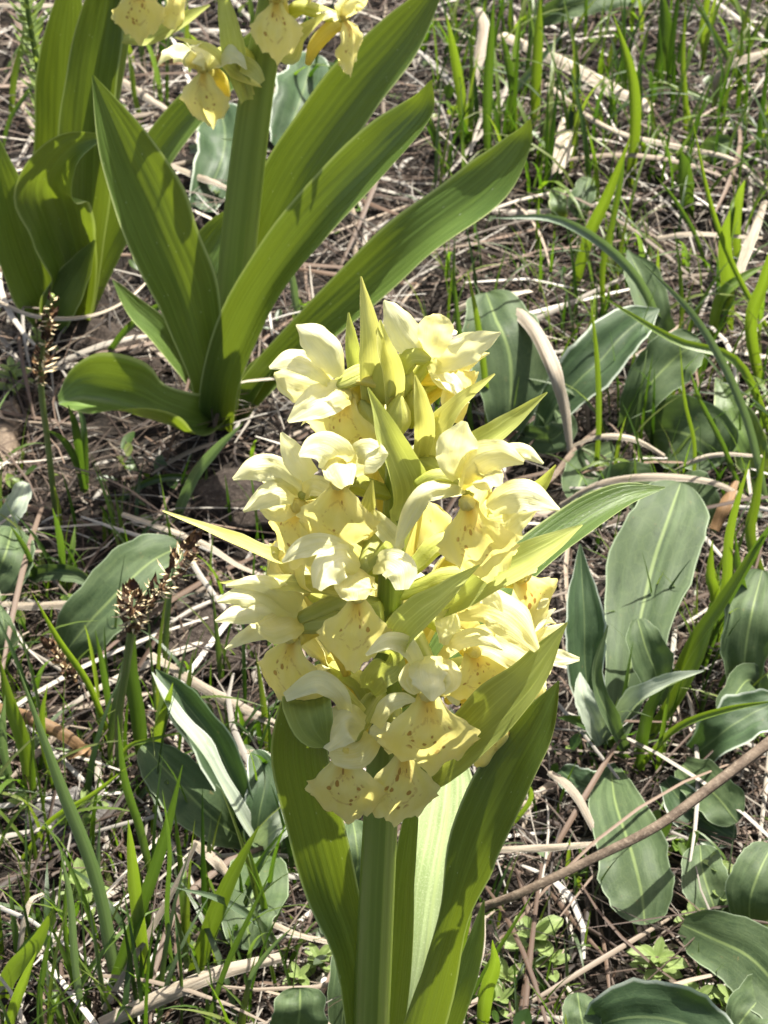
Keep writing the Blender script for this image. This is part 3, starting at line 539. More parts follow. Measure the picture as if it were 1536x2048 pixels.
rosette(G(1480, 1840), 'hawkweed with broad pale leaves spreading beside the tiny-leaved sprigs', [
    ([(1365, 1850, .6), (1420, 1875, 1.1), (1500, 1915, 1.3), (1570, 1990, 1.1), (1620, 2050, .8)], [40, 118, 150, 140, 6], HW, dict(rnd=True, fold=.2)),
    ([(1500, 1860, .4), (1500, 1800, 1.3), (1520, 1740, 1.8), (1545, 1690, 1.9)], [50, 106, 104, 4], HW, dict(rnd=True)),
    ([(1440, 1850, .2), (1420, 1790, .6), (1405, 1740, .8), (1400, 1690, .8)], [40, 96, 90, 4], HW, dict(rnd=True)),
    ([(1560, 1960, .3), (1530, 1990, .8), (1500, 2020, .9), (1470, 2060, .6)], [40, 96, 96, 4], HW, dict(rnd=True))])
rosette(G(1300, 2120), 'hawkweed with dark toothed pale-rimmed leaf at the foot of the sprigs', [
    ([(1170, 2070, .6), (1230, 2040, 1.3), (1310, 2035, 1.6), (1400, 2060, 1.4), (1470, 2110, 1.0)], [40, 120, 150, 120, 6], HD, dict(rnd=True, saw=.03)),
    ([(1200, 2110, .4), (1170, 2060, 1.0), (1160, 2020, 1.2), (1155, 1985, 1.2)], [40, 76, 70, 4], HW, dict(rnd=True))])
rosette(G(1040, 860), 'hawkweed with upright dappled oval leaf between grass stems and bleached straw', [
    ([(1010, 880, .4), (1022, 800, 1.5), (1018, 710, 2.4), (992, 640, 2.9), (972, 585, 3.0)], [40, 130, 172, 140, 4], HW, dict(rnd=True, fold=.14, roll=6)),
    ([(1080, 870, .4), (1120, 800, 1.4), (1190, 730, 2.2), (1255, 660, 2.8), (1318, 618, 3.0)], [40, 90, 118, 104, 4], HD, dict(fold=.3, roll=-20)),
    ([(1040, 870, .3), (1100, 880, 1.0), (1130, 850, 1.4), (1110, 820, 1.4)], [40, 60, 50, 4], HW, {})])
rosette(G(1260, 850), 'hawkweed with bright crinkled leaf and long folded leaf behind the arching grass', [
    ([(1250, 860, .4), (1285, 790, 1.6), (1345, 720, 2.4), (1400, 680, 2.8)], [34, 84, 116, 6], HW, dict(rnd=True, fold=.3, roll=-10, lump=.2, wave=.14)),
    ([(1330, 700, .4), (1310, 630, 1.4), (1285, 560, 2.0), (1255, 500, 2.3)], [50, 76, 70, 4], HW, dict(fold=.35, roll=12)),
    ([(1290, 870, .3), (1330, 860, 1.0), (1400, 880, 1.4), (1440, 930, 1.0)], [40, 130, 150, 6], HW, dict(rnd=True, fold=.2)),
    ([(1520, 960, .3), (1500, 900, 1.2), (1462, 820, 2.0), (1432, 755, 2.4)], [50, 80, 74, 4], 'orchid_leaf', dict(fold=.3, roll=10))])
rosette(G(1340, 1010), 'hawkweed with flat shaded leaves under the arching straw', [
    ([(1400, 1080, .2), (1390, 1030, .9), (1370, 990, 1.2), (1350, 960, 1.2)], [50, 110, 120, 4], HW, dict(rnd=True)),
    ([(1200, 1010, .2), (1230, 980, .8), (1270, 965, 1.0), (1310, 960, .9)], [40, 90, 90, 4], HW, dict(rnd=True)),
    ([(1230, 900, .2), (1180, 930, .6), (1160, 965, .8), (1150, 1010, .7)], [40, 80, 80, 4], HW, dict(rnd=True))])
rosette(G(1500, 1330), 'hawkweed with long upright leaf beside the broad grass clump', [
    ([(1490, 1400, .3), (1490, 1310, 1.5), (1505, 1220, 2.4), (1525, 1140, 2.8)], [50, 100, 104, 4], HW, dict(rnd=True, fold=.25)),
    ([(1530, 1400, .3), (1500, 1360, 1.0), (1470, 1390, 1.4), (1440, 1430, 1.2)], [40, 70, 60, 4], HW, dict(rnd=True))])
rosette(G(130, 1310), 'hawkweed with single oval shaded leaf behind the brown sedge head', [
    ([(120, 1320, .3), (165, 1260, 1.2), (235, 1185, 1.9), (300, 1125, 2.2), (362, 1092, 2.2)], [40, 110, 136, 112, 4], HW, dict(fold=.15, rnd=True, roll=-8)),
    ([(40, 1160, .3), (90, 1145, .8), (150, 1150, .9), (200, 1180, .7)], [24, 36, 34, 4], HW, dict(fold=.5))])
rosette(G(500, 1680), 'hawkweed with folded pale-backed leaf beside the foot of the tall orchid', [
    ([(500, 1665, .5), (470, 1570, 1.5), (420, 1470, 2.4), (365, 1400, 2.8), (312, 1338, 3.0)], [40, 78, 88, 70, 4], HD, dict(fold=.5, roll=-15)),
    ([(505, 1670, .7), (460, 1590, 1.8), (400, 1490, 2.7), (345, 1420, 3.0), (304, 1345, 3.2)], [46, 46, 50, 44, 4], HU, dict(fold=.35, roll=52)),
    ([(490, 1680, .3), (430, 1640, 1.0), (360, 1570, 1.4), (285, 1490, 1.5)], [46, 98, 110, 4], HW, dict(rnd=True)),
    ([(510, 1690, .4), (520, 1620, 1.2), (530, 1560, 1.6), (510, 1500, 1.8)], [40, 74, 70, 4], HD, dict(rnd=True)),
    ([(520, 1690, .4), (515, 1760, .9), (495, 1830, 1.0), (500, 1900, .6)], [50, 128, 116, 4], HW, dict(rnd=True, fold=.25, wave=.15)),
    ([(520, 1690, .5), (550, 1660, 1.2), (590, 1620, 1.4), (620, 1590, 1.4)], [40, 60, 44, 4], HU, dict(fold=.5))])
rosette(G(20, 1180), 'hawkweed with blunt rounded pale leaf by the pale weathered wood', [
    ([(-40, 1180, .3), (-10, 1150, .9), (10, 1110, 1.3), (25, 1055, 1.3)], [60, 110, 116, 4], HW, dict(rnd=True)),
    ([(0, 1080, .4), (20, 1030, 1.1), (38, 1000, 1.4), (52, 965, 1.5)], [34, 48, 46, 4], HU, dict(rnd=True, fold=.5)),
    ([(0, 1330, .3), (10, 1290, .9), (8, 1250, 1.3), (0, 1210, 1.4)], [30, 50, 40, 4], HW, {})])
rosette(G(600, 2080), 'hawkweed with round olive leaf against the foot of the orchid stem', [
    ([(590, 2110, .5), (595, 2060, 1.4), (600, 2015, 2.0), (600, 1975, 2.2)], [60, 124, 112, 4], HW, dict(rnd=True, fold=.3)),
    ([(680, 2080, .3), (690, 1990, 1.2), (700, 1900, 1.8), (705, 1830, 2.0)], [40, 70, 66, 4], HW, dict(rnd=True)),
    ([(700, 1780, .3), (715, 1730, 1.0), (712, 1680, 1.4), (705, 1640, 1.4)], [40, 80, 70, 4], HW, dict(rnd=True))])
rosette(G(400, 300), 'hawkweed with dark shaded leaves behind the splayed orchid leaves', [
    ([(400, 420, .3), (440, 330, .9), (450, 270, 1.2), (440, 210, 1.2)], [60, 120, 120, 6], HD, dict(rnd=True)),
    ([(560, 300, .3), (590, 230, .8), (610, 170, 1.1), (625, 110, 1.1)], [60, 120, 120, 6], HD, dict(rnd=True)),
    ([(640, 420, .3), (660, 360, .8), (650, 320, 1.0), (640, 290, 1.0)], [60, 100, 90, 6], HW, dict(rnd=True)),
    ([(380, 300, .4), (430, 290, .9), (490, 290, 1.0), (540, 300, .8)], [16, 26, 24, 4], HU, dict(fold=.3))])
rosette(G(1150, 20), 'hawkweed with broad pale-edged leaf half out of view above the grass', [
    ([(1080, 40, .4), (1140, 12, 1.2), (1220, -10, 1.5), (1300, -10, 1.4)], [30, 60, 66, 4], HW, dict(rnd=True, roll=-20))])
rosette(G(1200, 420), 'small hawkweed with round leaves under the tall grass', [
    ([(1165, 440, .3), (1160, 410, .8), (1170, 380, 1.0), (1180, 355, 1.0)], [20, 44, 44, 4], HW, dict(rnd=True)),
    ([(1120, 450, .3), (1118, 420, .9), (1115, 395, 1.1), (1112, 375, 1.1)], [20, 36, 34, 4], 'orchid_leaf', dict(rnd=True)),
    ([(1400, 320, .3), (1420, 300, .8), (1440, 290, 1.0), (1465, 285, 1.0)], [20, 46, 44, 4], HW, dict(rnd=True))])

# ------------------------------------------------------------------ grass tufts whose blades can be told apart
GL, GD, GB = 'grass_leaf', 'grass_dark', 'grass_blue'
def tuft(label, blades, group='green grass tufts'):
    root = G(blades[0][0][0][0], blades[0][0][0][1], -.3)
    o = thing('grass_tuft', root, label, 'grass', group)
    for pts, wd, mat in blades:
        y = G(*pts[0]).y; n = len(pts)-1; lean = random.uniform(-2.2, 1.2)
        P = [V(a, b, y+lean*(i/n)**1.5) for i, (a, b) in enumerate(pts)]; P[0].z -= .3
        prof = [.75, 1, .95, .75, .06] if n == 4 else ([.75, 1, .9, .06] if n == 3 else [.8, 1, .06])
        Wl = [wd*.42*cpp(p)*f for p, f in zip(P, (prof if len(prof) == len(P) else [1-.9*(i/n)**2 for i in range(n+1)]))]
        blade('blade', P, Wl, mat, o, roll=[random.uniform(-30, 30), random.uniform(-30, 30)], fold=random.uniform(.35, .7), n=16, m=4)
    return o
tuft('blue-green and dark crossing grass blades beside the pale leaning stalk', [
    ([(236, 1960), (195, 1760), (120, 1560), (38, 1338)], 36, GB), ([(208, 1995), (270, 1850), (325, 1690), (365, 1530)], 34, GD),
    ([(305, 1760), (280, 1660), (250, 1560), (235, 1430)], 22, GD), ([(300, 1970), (280, 1850), (265, 1730), (256, 1640)], 34, GL),
    ([(225, 1960), (205, 1860), (195, 1750), (200, 1640)], 18, GB), ([(350, 1960), (335, 1840), (340, 1700), (325, 1580)], 14, GD),
    ([(165, 2040), (150, 1930), (140, 1800), (120, 1700)], 20, GB), ([(160, 1990), (135, 1900), (130, 1810), (145, 1700)], 12, GD)])
tuft('yellow-green broad grass blade with thin dark stems beside the hairy grey leaf', [
    ([(378, 1960), (412, 1880), (455, 1770), (518, 1652)], 46, GL), ([(400, 2070), (450, 1940), (490, 1850), (548, 1730)], 15, GD),
    ([(370, 1880), (368, 1820), (366, 1760), (372, 1730)], 22, GL), ([(360, 2060), (362, 1960), (355, 1880), (350, 1830)], 10, GD),
    ([(570, 1900), (520, 1850), (440, 1800), (350, 1775)], 22, GB), ([(480, 2040), (500, 1960), (540, 1900), (590, 1850)], 14, GB)])
tuft('bright grass blades fanning out at the corner below the bent straw', [
    ([(-10, 2010), (20, 1950), (70, 1890), (108, 1815)], 44, GL), ([(-20, 1980), (30, 1920), (60, 1880), (105, 1830)], 20, GD),
    ([(0, 2080), (30, 2010), (50, 1960), (75, 1900)], 30, GL), ([(90, 2080), (80, 2010), (90, 1930), (105, 1850)], 18, GD), ([(130, 2070), (120, 2030), (110, 1990), (108, 1950)], 24, GL)])
tuft('bright green grass by the brown sedge with one long yellow-green blade', [
    ([(228, 1480), (180, 1370), (120, 1280), (64, 1185)], 20, GL), ([(62, 1600), (50, 1500), (20, 1410), (0, 1320)], 38, GL),
    ([(305, 1540), (318, 1470), (335, 1410), (346, 1365)], 28, GL), ([(285, 1520), (275, 1430), (262, 1340), (270, 1240)], 40, GD),
    ([(230, 1480), (215, 1390), (205, 1330), (190, 1260)], 18, GD), ([(110, 1570), (90, 1500), (85, 1430), (95, 1370)], 18, GL),
    ([(30, 1580), (10, 1510), (5, 1450), (10, 1390)], 24, GB), ([(210, 1560), (250, 1500), (300, 1480), (390, 1460)], 12, GL),
    ([(260, 1600), (300, 1570), (350, 1540), (390, 1500)], 16, GB), ([(40, 1700), (100, 1640), (180, 1590), (260, 1530)], 14, GL)])
tuft('dark narrow grass blades behind the curled ground leaf', [
    ([(165, 965), (158, 900), (150, 850), (136, 810)], 22, GD), ([(170, 970), (150, 920), (125, 880), (95, 860)], 20, GD),
    ([(172, 960), (170, 890), (165, 840), (150, 800)], 16, GD), ([(345, 1040), (385, 960), (430, 900), (485, 848)], 30, GB),
    ([(235, 985), (300, 962), (380, 955), (480, 985)], 20, GD), ([(185, 730), (260, 650), (360, 595), (476, 574)], 20, GD),
    ([(125, 1180), (125, 1110), (118, 1060), (105, 1015)], 20, GD), ([(140, 1180), (140, 1130), (145, 1090), (150, 1050)], 16, GL), ([(75, 1180), (60, 1120), (40, 1080), (20, 1050)], 14, GD)])
tuft('tall grass blade arching like an arrow above litter with blue blade across', [
    ([(1256, 360), (1268, 260), (1262, 150), (1226, 28)], 32, GL), ([(1068, 260), (1070, 170), (1075, 80), (1082, -20)], 30, GL),
    ([(980, 330), (975, 220), (980, 100), (988, -10)], 27, GD), ([(930, 300), (922, 200), (908, 110), (893, 28)], 26, GL),
    ([(990, 235), (1030, 180), (1080, 120), (1138, 52)], 17, GB), ([(1150, 565), (1180, 470), (1215, 390), (1262, 270)], 34, GL),
    ([(1215, 530), (1225, 450), (1240, 370), (1250, 290)], 16, GD), ([(1210, 640), (1205, 540), (1225, 440), (1245, 340)], 15, GL),
    ([(890, 350), (870, 270), (850, 210), (870, 150)], 14, GD), ([(1010, 280), (1025, 200), (1015, 120), (1000, 60)], 22, GD)])
tuft('thin upright grass stems with one long blade reaching across from the side', [
    ([(1540, 252), (1450, 215), (1370, 180), (1290, 148)], 12, GL), ([(1370, 290), (1372, 220), (1366, 120), (1372, 0)], 16, GL),
    ([(1310, 170), (1325, 100), (1330, 40), (1322, -30)], 40, GD), ([(1410, 120), (1405, 60), (1415, 0), (1412, -60)], 18, GL),
    ([(1540, 90), (1500, 50), (1470, 10), (1430, -30)], 14, GL), ([(1500, 200), (1470, 140), (1430, 70), (1380, -10)], 16, GD),
    ([(1380, 420), (1372, 370), (1366, 330), (1360, 300)], 40, GD), ([(1480, 520), (1475, 450), (1482, 390), (1490, 360)], 26, GL),
    ([(1420, 540), (1390, 470), (1350, 400), (1310, 350)], 12, GD), ([(1450, 480), (1462, 430), (1470, 400), (1488, 360)], 16, GL)])
tuft('blue-green grass arch sweeping over the hawkweed leaves', [
    ([(1350, 700), (1270, 550), (1130, 445), (985, 436)], 26, GB), ([(1560, 900), (1480, 730), (1350, 680), (1195, 588)], 24, GL),
    ([(1540, 1010), (1490, 830), (1400, 650), (1280, 520)], 22, GB), ([(1560, 680), (1480, 560), (1425, 420), (1385, 240)], 16, GL),
    ([(1192, 960), (1200, 850), (1196, 720), (1180, 590)], 18, GL), ([(978, 870), (970, 760), (955, 640), (935, 540)], 18, GL),
    ([(945, 860), (930, 740), (915, 640), (905, 520)], 16, GD), ([(1460, 650), (1458, 560), (1452, 480), (1460, 420)], 40, GL),
    ([(1420, 690), (1440, 600), (1480, 560), (1530, 530)], 30, GL), ([(1520, 760), (1500, 650), (1530, 560), (1550, 470)], 36, GL),
    ([(1380, 1010), (1390, 900), (1370, 800), (1360, 690)], 10, GL), ([(1500, 1010), (1450, 900), (1400, 800), (1380, 740)], 14, GD)])
tuft('clump of broad bright grass blades beside the large grey-green leaf', [
    ([(1330, 1420), (1380, 1310), (1450, 1200), (1536, 1060)], 44, GL), ([(1290, 1470), (1350, 1400), (1400, 1310), (1430, 1240)], 40, GL),
    ([(1400, 1330), (1440, 1220), (1490, 1130), (1560, 1020)], 34, GD), ([(1440, 1300), (1430, 1200), (1420, 1150), (1425, 1080)], 30, GL),
    ([(1520, 1330), (1500, 1230), (1480, 1140), (1470, 1060)], 22, GD), ([(1420, 1290), (1450, 1180), (1460, 1060), (1500, 920)], 26, GL),
    ([(1275, 1530), (1350, 1460), (1450, 1420), (1560, 1400)], 20, GL), ([(1255, 1500), (1200, 1460), (1150, 1440), (1115, 1435)], 30, GD),
    ([(1280, 1520), (1290, 1450), (1310, 1400), (1350, 1340)], 34, GD), ([(1540, 1180), (1500, 1080), (1510, 1000), (1530, 900)], 30, GL)])
tuft('grass blades standing between the orchid leaf and the fallen needles', [
    ([(915, 1990), (920, 1900), (935, 1830), (940, 1760)], 26, GL), ([(905, 2060), (960, 1960), (1020, 1860), (1070, 1780)], 12, GD),
    ([(960, 2060), (970, 1990), (990, 1930), (985, 1880)], 40, GL), ([(1000, 1660), (1060, 1600), (1040, 1560), (980, 1530)], 14, GL), ([(880, 2060), (900, 2020), (930, 2000), (960, 1990)], 24, GD)])
tuft('grass blades rising between the two leafy orchids', [
    ([(20, 230), (30, 150), (50, 70), (45, -20)], 18, GL), ([(0, 300), (20, 240), (60, 180), (100, 130)], 12, GD), ([(10, 130), (40, 100), (70, 50), (110, 20)], 16, GB),
    ([(600, 640), (590, 600), (585, 560), (575, 520)], 20, GB), ([(290, 260), (270, 200), (262, 140), (255, 100)], 14, GL)])

# ------------------------------------------------------------------ straw and twigs lying about
GS = 'bleached dry grass stems lying in the litter'
def straw(label, pts, wd, mat='straw', fold=.5, taper=(.8, 1, .6), n=20):
    P = [G(*p) for p in pts]; k = len(P)-1
    o = blade('dry_grass_stem', P, [wd*.5*cpp(p)*lerp(list(taper), i/k) for i, p in enumerate(P)], mat, None, roll=[random.uniform(-30, 30), random.uniform(-30, 30)], fold=-fold, n=n, m=6, lump=.35, nrm=(0, -.25, 1))
    return tag(o, label, 'dry grass', GS)
straw('thick pale split straw lying on green grass beside the orchid stem', [(200, 2050, .8), (330, 1990, 1.2), (450, 1940, 1.4), (565, 1912, 1.2)], 38)
straw('straight thin pale stalk leaning across the dark crossing blades', [(205, 2020, .6), (285, 1885, 1.8), (340, 1790, 2.6), (392, 1685, 3.6)], 16)
straw('pinkish flat straw pointing at the spike from the dark stone', [(300, 1305, 1.2), (420, 1380, 1.2), (570, 1458, 1.0)], 26)
straw('pale straw running behind the thin yellow bract', [(245, 1025, .9), (400, 1080, 1.0), (480, 1130, 1.0), (570, 1165, .8)], 19)
straw('long arched straw over the shaded flat leaves', [(1118, 1007, .8), (1193, 967, 1.8), (1293, 952, 2.2), (1418, 962, 1.8), (1500, 1000, 1.2)], 20)
straw('wide bleached straw curving down over the dappled oval leaf', [(1000, 592, 2.6), (1063, 647, 3.3), (1108, 737, 3.0), (1128, 812, 2.0), (1140, 905, .9)], 34, taper=(1, 1, .4))
straw('bent grey straw arching over the tip of the dappled oval leaf', [(915, 612, 2.2), (978, 590, 2.9), (1062, 578, 2.6)], 34)
straw('short curved pale straw beside the bright crinkled leaf', [(1128, 897, .8), (1193, 872, 1.6), (1268, 877, 1.7), (1330, 912, 1.0)], 18)
straw('thin straw looping over the round pale leaf', [(1333, 952, .8), (1383, 922, 1.7), (1443, 907, 2.0), (1525, 910, 1.8)], 14)
straw('broad bright straw lying diagonally under the tall arrow-like blade', [(1000, 66, 1.2), (1118, 115, 1.4), (1218, 165, 1.3), (1308, 210, .9)], 44, taper=(.7, 1, .9))
straw('broad bright straw bent upwards beside the thin upright stems', [(1410, 185, .5), (1443, 135, 1.6), (1493, 110, 2.2), (1550, 92, 2.6)], 38)
straw('long thin yellow straw snaking across the whole litter', [(1093, 165, 1.4), (1168, 225, 1.5), (1243, 265, 1.5), (1368, 295, 1.3), (1468, 320, 1.2), (1545, 390, .9)], 16, n=30)
straw('hooked grey straw hanging beside the top leaf of the splayed orchid', [(953, 15, 2.2), (965, 60, 2.4), (948, 150, 1.6), (930, 230, .7)], 28)
straw('short stubby bleached straw below the broad diagonal one', [(1140, 235, 1.0), (1128, 290, 1.1), (1110, 345, .8)], 42)
straw('level pale greenish straw below the thin upright stems', [(1315, 474, 1.0), (1393, 465, 1.3), (1525, 474, 1.2)], 18)
straw('thin wiry straw crossing the foot of the dark leaved orchid', [(-10, 600, 2.6), (70, 632, 2.8), (170, 632, 2.9), (250, 600, 2.8), (310, 545, 2.6)], 11)
straw('white straw lying behind the folded dark leaf', [(235, 150, 1.1), (285, 185, 1.2), (335, 218, 1.0)], 22)
straw('flat grey straw behind the stem of the splayed orchid', [(345, 328, .9), (400, 350, 1.0), (470, 380, .9)], 24)
straw('level white straw ending at the flat oval leaf', [(1000, 1698, .9), (1108, 1693, 1.0), (1205, 1684, .9)], 18)
straw('curled grey straw blade above the fallen needles', [(1100, 1542, 1.0), (1148, 1581, 1.2), (1195, 1670, .8)], 22)
straw('upright pale straw behind the twisted orchid leaf', [(965, 1830, 1.4), (958, 1911, 1.1), (930, 1990, .7)], 18)
straw('level double straw behind the oval shaded leaf', [(-10, 1204, .9), (75, 1209, 1.0), (170, 1204, .9)], 22)
straw('brown withered grass blade bending over the bright grass', [(-10, 1412, 1.6), (65, 1438, 1.7), (130, 1470, 1.4), (180, 1510, .9)], 34, 'straw_brown')
straw('white straw beside the foot of the front orchid', [(540, 1842, .9), (600, 1866, 1.1), (668, 1884, .9)], 20)
straw('flat pale straw behind the yellow-green broad blade', [(390, 1680, .9), (425, 1712, 1.0), (455, 1745, .8)], 30)
straw('grey straw behind the curled tip of the orchid leaf', [(455, 1500, .9), (510, 1508, 1.0), (590, 1516, .9)], 20)
straw('second grey straw behind the curled tip of the orchid leaf', [(460, 1530, .7), (520, 1534, .8), (590, 1540, .7)], 16)
straw('bent crooked straw in the corner by the fanning grass', [(35, 1920, .8), (45, 1850, 1.5), (60, 1800, 1.8), (85, 1785, 1.6)], 15)
straw('white straw at the edge behind the leafy green shoot', [(-10, 8, .9), (60, 10, 1.0), (115, 8, .9)], 15)
straw('orange-brown dry blade beside the arching straw', [(1430, 1060, .9), (1450, 1010, 1.4), (1470, 960, 1.5)], 30, 'straw_brown')
straw('grey dry blade standing in front of the twig and round leaf', [(1470, 560, 2.0), (1500, 480, 1.6), (1530, 400, 1.2)], 24)
o = tube('twig', [G(*p) for p in ((955, 1818, .9), (1043, 1786, 1.6), (1193, 1714, 2.3), (1318, 1650, 2.8), (1440, 1560, 3.2), (1560, 1468, 3.6))], [.10, .105, .11, .115, .125, .14], 'twig_bark', None, n=40, k=10, ridges=.06)
tag(o, 'long bare brown twig lying diagonally across the flat oval leaf', 'twig')
o = tube('twig', [G(*p) for p in ((1040, 1000, .7), (1100, 960, .9), (1150, 900, 1.0), (1200, 855, 1.1))], [.09, .1, .09, .06], 'twig_bark', None, n=24, k=8, ridges=.1)
tag(o, 'short pale grey twig beside the spike under the wide bleached straw', 'twig')
def scrap(label, pts, wd, mat):
    o = leafG('leaf_scrap', pts, wd, mat, None, n=10, m=6, fold=.4, wave=.2, lump=.2); tag(o, label, 'dead leaf')
scrap('bright orange dead leaf scrap behind the splayed orchid leaves', [(430, 640, .9), (428, 610, 1.1), (432, 580, 1.0)], [8, 18, 6], 'orange_leaf')
scrap('brown curled dead leaf scrap behind the hanging orchid flower', [(300, 130, 1.4), (350, 110, 1.7), (400, 120, 1.4)], [10, 40, 8], 'straw_brown')
scrap('brown dead leaf scrap at the foot of the yellow-green blade', [(135, 1515, 1.0), (160, 1500, 1.2), (180, 1492, 1.0)], [10, 22, 6], 'straw_brown')

# ------------------------------------------------------------------ stones and bark
def lumpobj(name, px, py, sx, sy, sz, mat, label, cat, seed, h=0):
    c = G(px, py, h); verts, faces = [], []; n, m = 18, 28
    for i in range(n+1):
        th = math.pi*i/n
        for j in range(m):
            a = 6.2832*j/m; d = Vector((math.sin(th)*math.cos(a), math.sin(th)*math.sin(a), math.cos(th)))
            k = 1+.32*noise.noise(d*1.3+Vector((seed, 0, 0)))+.16*noise.noise(d*3.4+Vector((0, seed, 0)))
            k = min(k, 1.12); verts.append((d.x*sx*k*S, d.y*sy*k*S, d.z*sz*k*S))
    for i in range(n):
        for j in range(m): faces.append((i*m+j, i*m+(j+1) % m, (i+1)*m+(j+1) % m, (i+1)*m+j))
    o = link(name, mesh(name, verts, faces), mat, c); return tag(o, label, cat)
lumpobj('stone', 405, 1275, 1.5, 1.5, .5, 'bark', 'rough dark stone half buried behind the spike and sedge head', 'stone', 3)
lumpobj('stone', 470, 1000, 1.6, 1.2, .6, 'bark', 'flat dark brown clod behind the thin yellow bract', 'clod', 8)
lumpobj('stone', 130, 1640, 1.2, 1.0, .5, 'stone', 'pale grey pebble under the blue-green grass', 'stone', 12)
lumpobj('wood_piece', 205, 690, 2.4, .8, .55, 'bark', 'brown piece of bark behind the curled ground leaf', 'wood', 20).rotation_euler.z = -.5
lumpobj('wood_piece', 0, 905, .5, 2.6, .4, 'twig_bark', 'pale weathered wood beside the dark sedge stalk', 'wood', 25)

# ------------------------------------------------------------------ sedges
def spike(parent, a, b, r, cnt, seed):
    rnd = random.Random(seed); ax = b-a; verts, faces, uvs, cols = [], [], [], []
    for i in range(cnt):
        t = rnd.random(); p = a+ax*t; ang = rnd.uniform(0, 6.28)
        A = ax.normalized().orthogonal().normalized(); B = ax.normalized().cross(A); d = A*math.cos(ang)+B*math.sin(ang)
        dark = rnd.random() < .6
        ln = rnd.uniform(.25, .5) if dark else rnd.uniform(.2, .45); rr = r*math.sin(math.pi*min(.95, max(.08, t)))**.5
        q0 = p+d*rr*.35; tip = p+d*rr*(1.05 if dark else 1.5)+ax.normalized()*ln*(.8 if dark else .35); sd = d.cross(ax).normalized()*(.085 if dark else .03)
        md = q0.lerp(tip, .45)+d*.05; k = len(verts)
        verts += [(q0-sd*.4), (q0+sd*.4), (md-sd), (md+sd), tip, md+d*.03]; faces += [(k, k+1, k+5), (k+1, k+3, k+5), (k, k+5, k+2), (k+2, k+5, k+4), (k+5, k+3, k+4)]
        c = (.055, .028, .014) if dark and rnd.random() < .7 else ((.16, .09, .04) if dark else (.55, .45, .27)); cols += [c]*6; uvs += [(0, 0)]*6
    org = ORG[parent.name]; me = mesh('spike', [(v-org)*S for v in verts], faces, uvs, False)
    ca = me.color_attributes.new('Col', 'FLOAT_COLOR', 'POINT'); ca.data.foreach_set('color', np.array([(*c, 1) for c in cols], np.float32).ravel())
    return link('spike', me, 'litter', org, parent)
def sedge(label, pts, wd, heads, dy=0):
    y = G(pts[0][0], pts[0][1]).y; P = [V(a, b, y+dy*(i/(len(pts)-1))) for i, (a, b) in enumerate(pts)]; P[0].z = -.4
    o = thing('sedge', P[0], label, 'sedge', 'brown headed sedges'); k = cpp(P[-1])
    tube('stalk', P, [wd*.5*k]*len(P), 'sedge_stalk', o, n=22, k=8, ridges=.08)
    for i, (a, b, c, d, r, cnt) in enumerate(heads): spike(o, V(a, b, y+dy), V(c, d, y+dy-.2), r*k, cnt, i+int(pts[0][0]))
    return o
sedge('sedge with tall dry straw-coloured head in front of the dark leaved orchid', [(112, 1030), (95, 880), (82, 760), (92, 640), (104, 590)], 13, [(78, 770, 92, 680, 24, 60), (92, 690, 106, 590, 16, 50)])
sedge('sedge with round brown head and long dark spike beside the stone', [(240, 1560), (238, 1440), (252, 1340), (266, 1240)], 17, [(266, 1265, 264, 1180, 30, 120), (290, 1215, 385, 1085, 26, 110)])
sedge('sedge with small drooping shaggy head among bright grass', [(205, 1480), (190, 1400), (165, 1350), (140, 1310)], 8, [(158, 1370, 95, 1285, 17, 70)])

# ------------------------------------------------------------------ small leafy plants
def sprig(px, py, hpx, ls, label, cat='small plant', dirx=0, group='tiny leaved sprigs'):
    root = G(px, py, -.2); k = cpp(root); o = thing('sprig', root, label, cat, group)
    top = root+Vector((dirx*k, random.uniform(-.4, .2), hpx*k)); tube('stem', [root, root.lerp(top, .5)+Vector((.1, 0, 0)), top], [.06, .055, .03], 'orchid_stem', o, n=8, k=6)
    nl = max(3, int(hpx/14)); a0 = random.uniform(0, 3)
    for i in range(nl):
        t = (i+1)/nl; p = root.lerp(top, t); L = ls*k*(1.0 if i < nl-1 else .7)*random.uniform(.8, 1.1)
        for s in range(2 if i < nl-1 else 4):
            a = a0+i*1.57+s*(3.14159 if i < nl-1 else 1.57); d = Vector((math.cos(a), math.sin(a), .35+.5*(i == nl-1)))
            P = [p, p+d*L*.35, p+d*L*.75+Vector((0, 0, -.03)), p+d*L+Vector((0, 0, -.12*L))]
            blade('leaf', P, [.05*L, .30*L, .27*L, .01], 'sprig_leaf', o, nrm=(0, 0, 1), fold=.3, n=8, m=4)
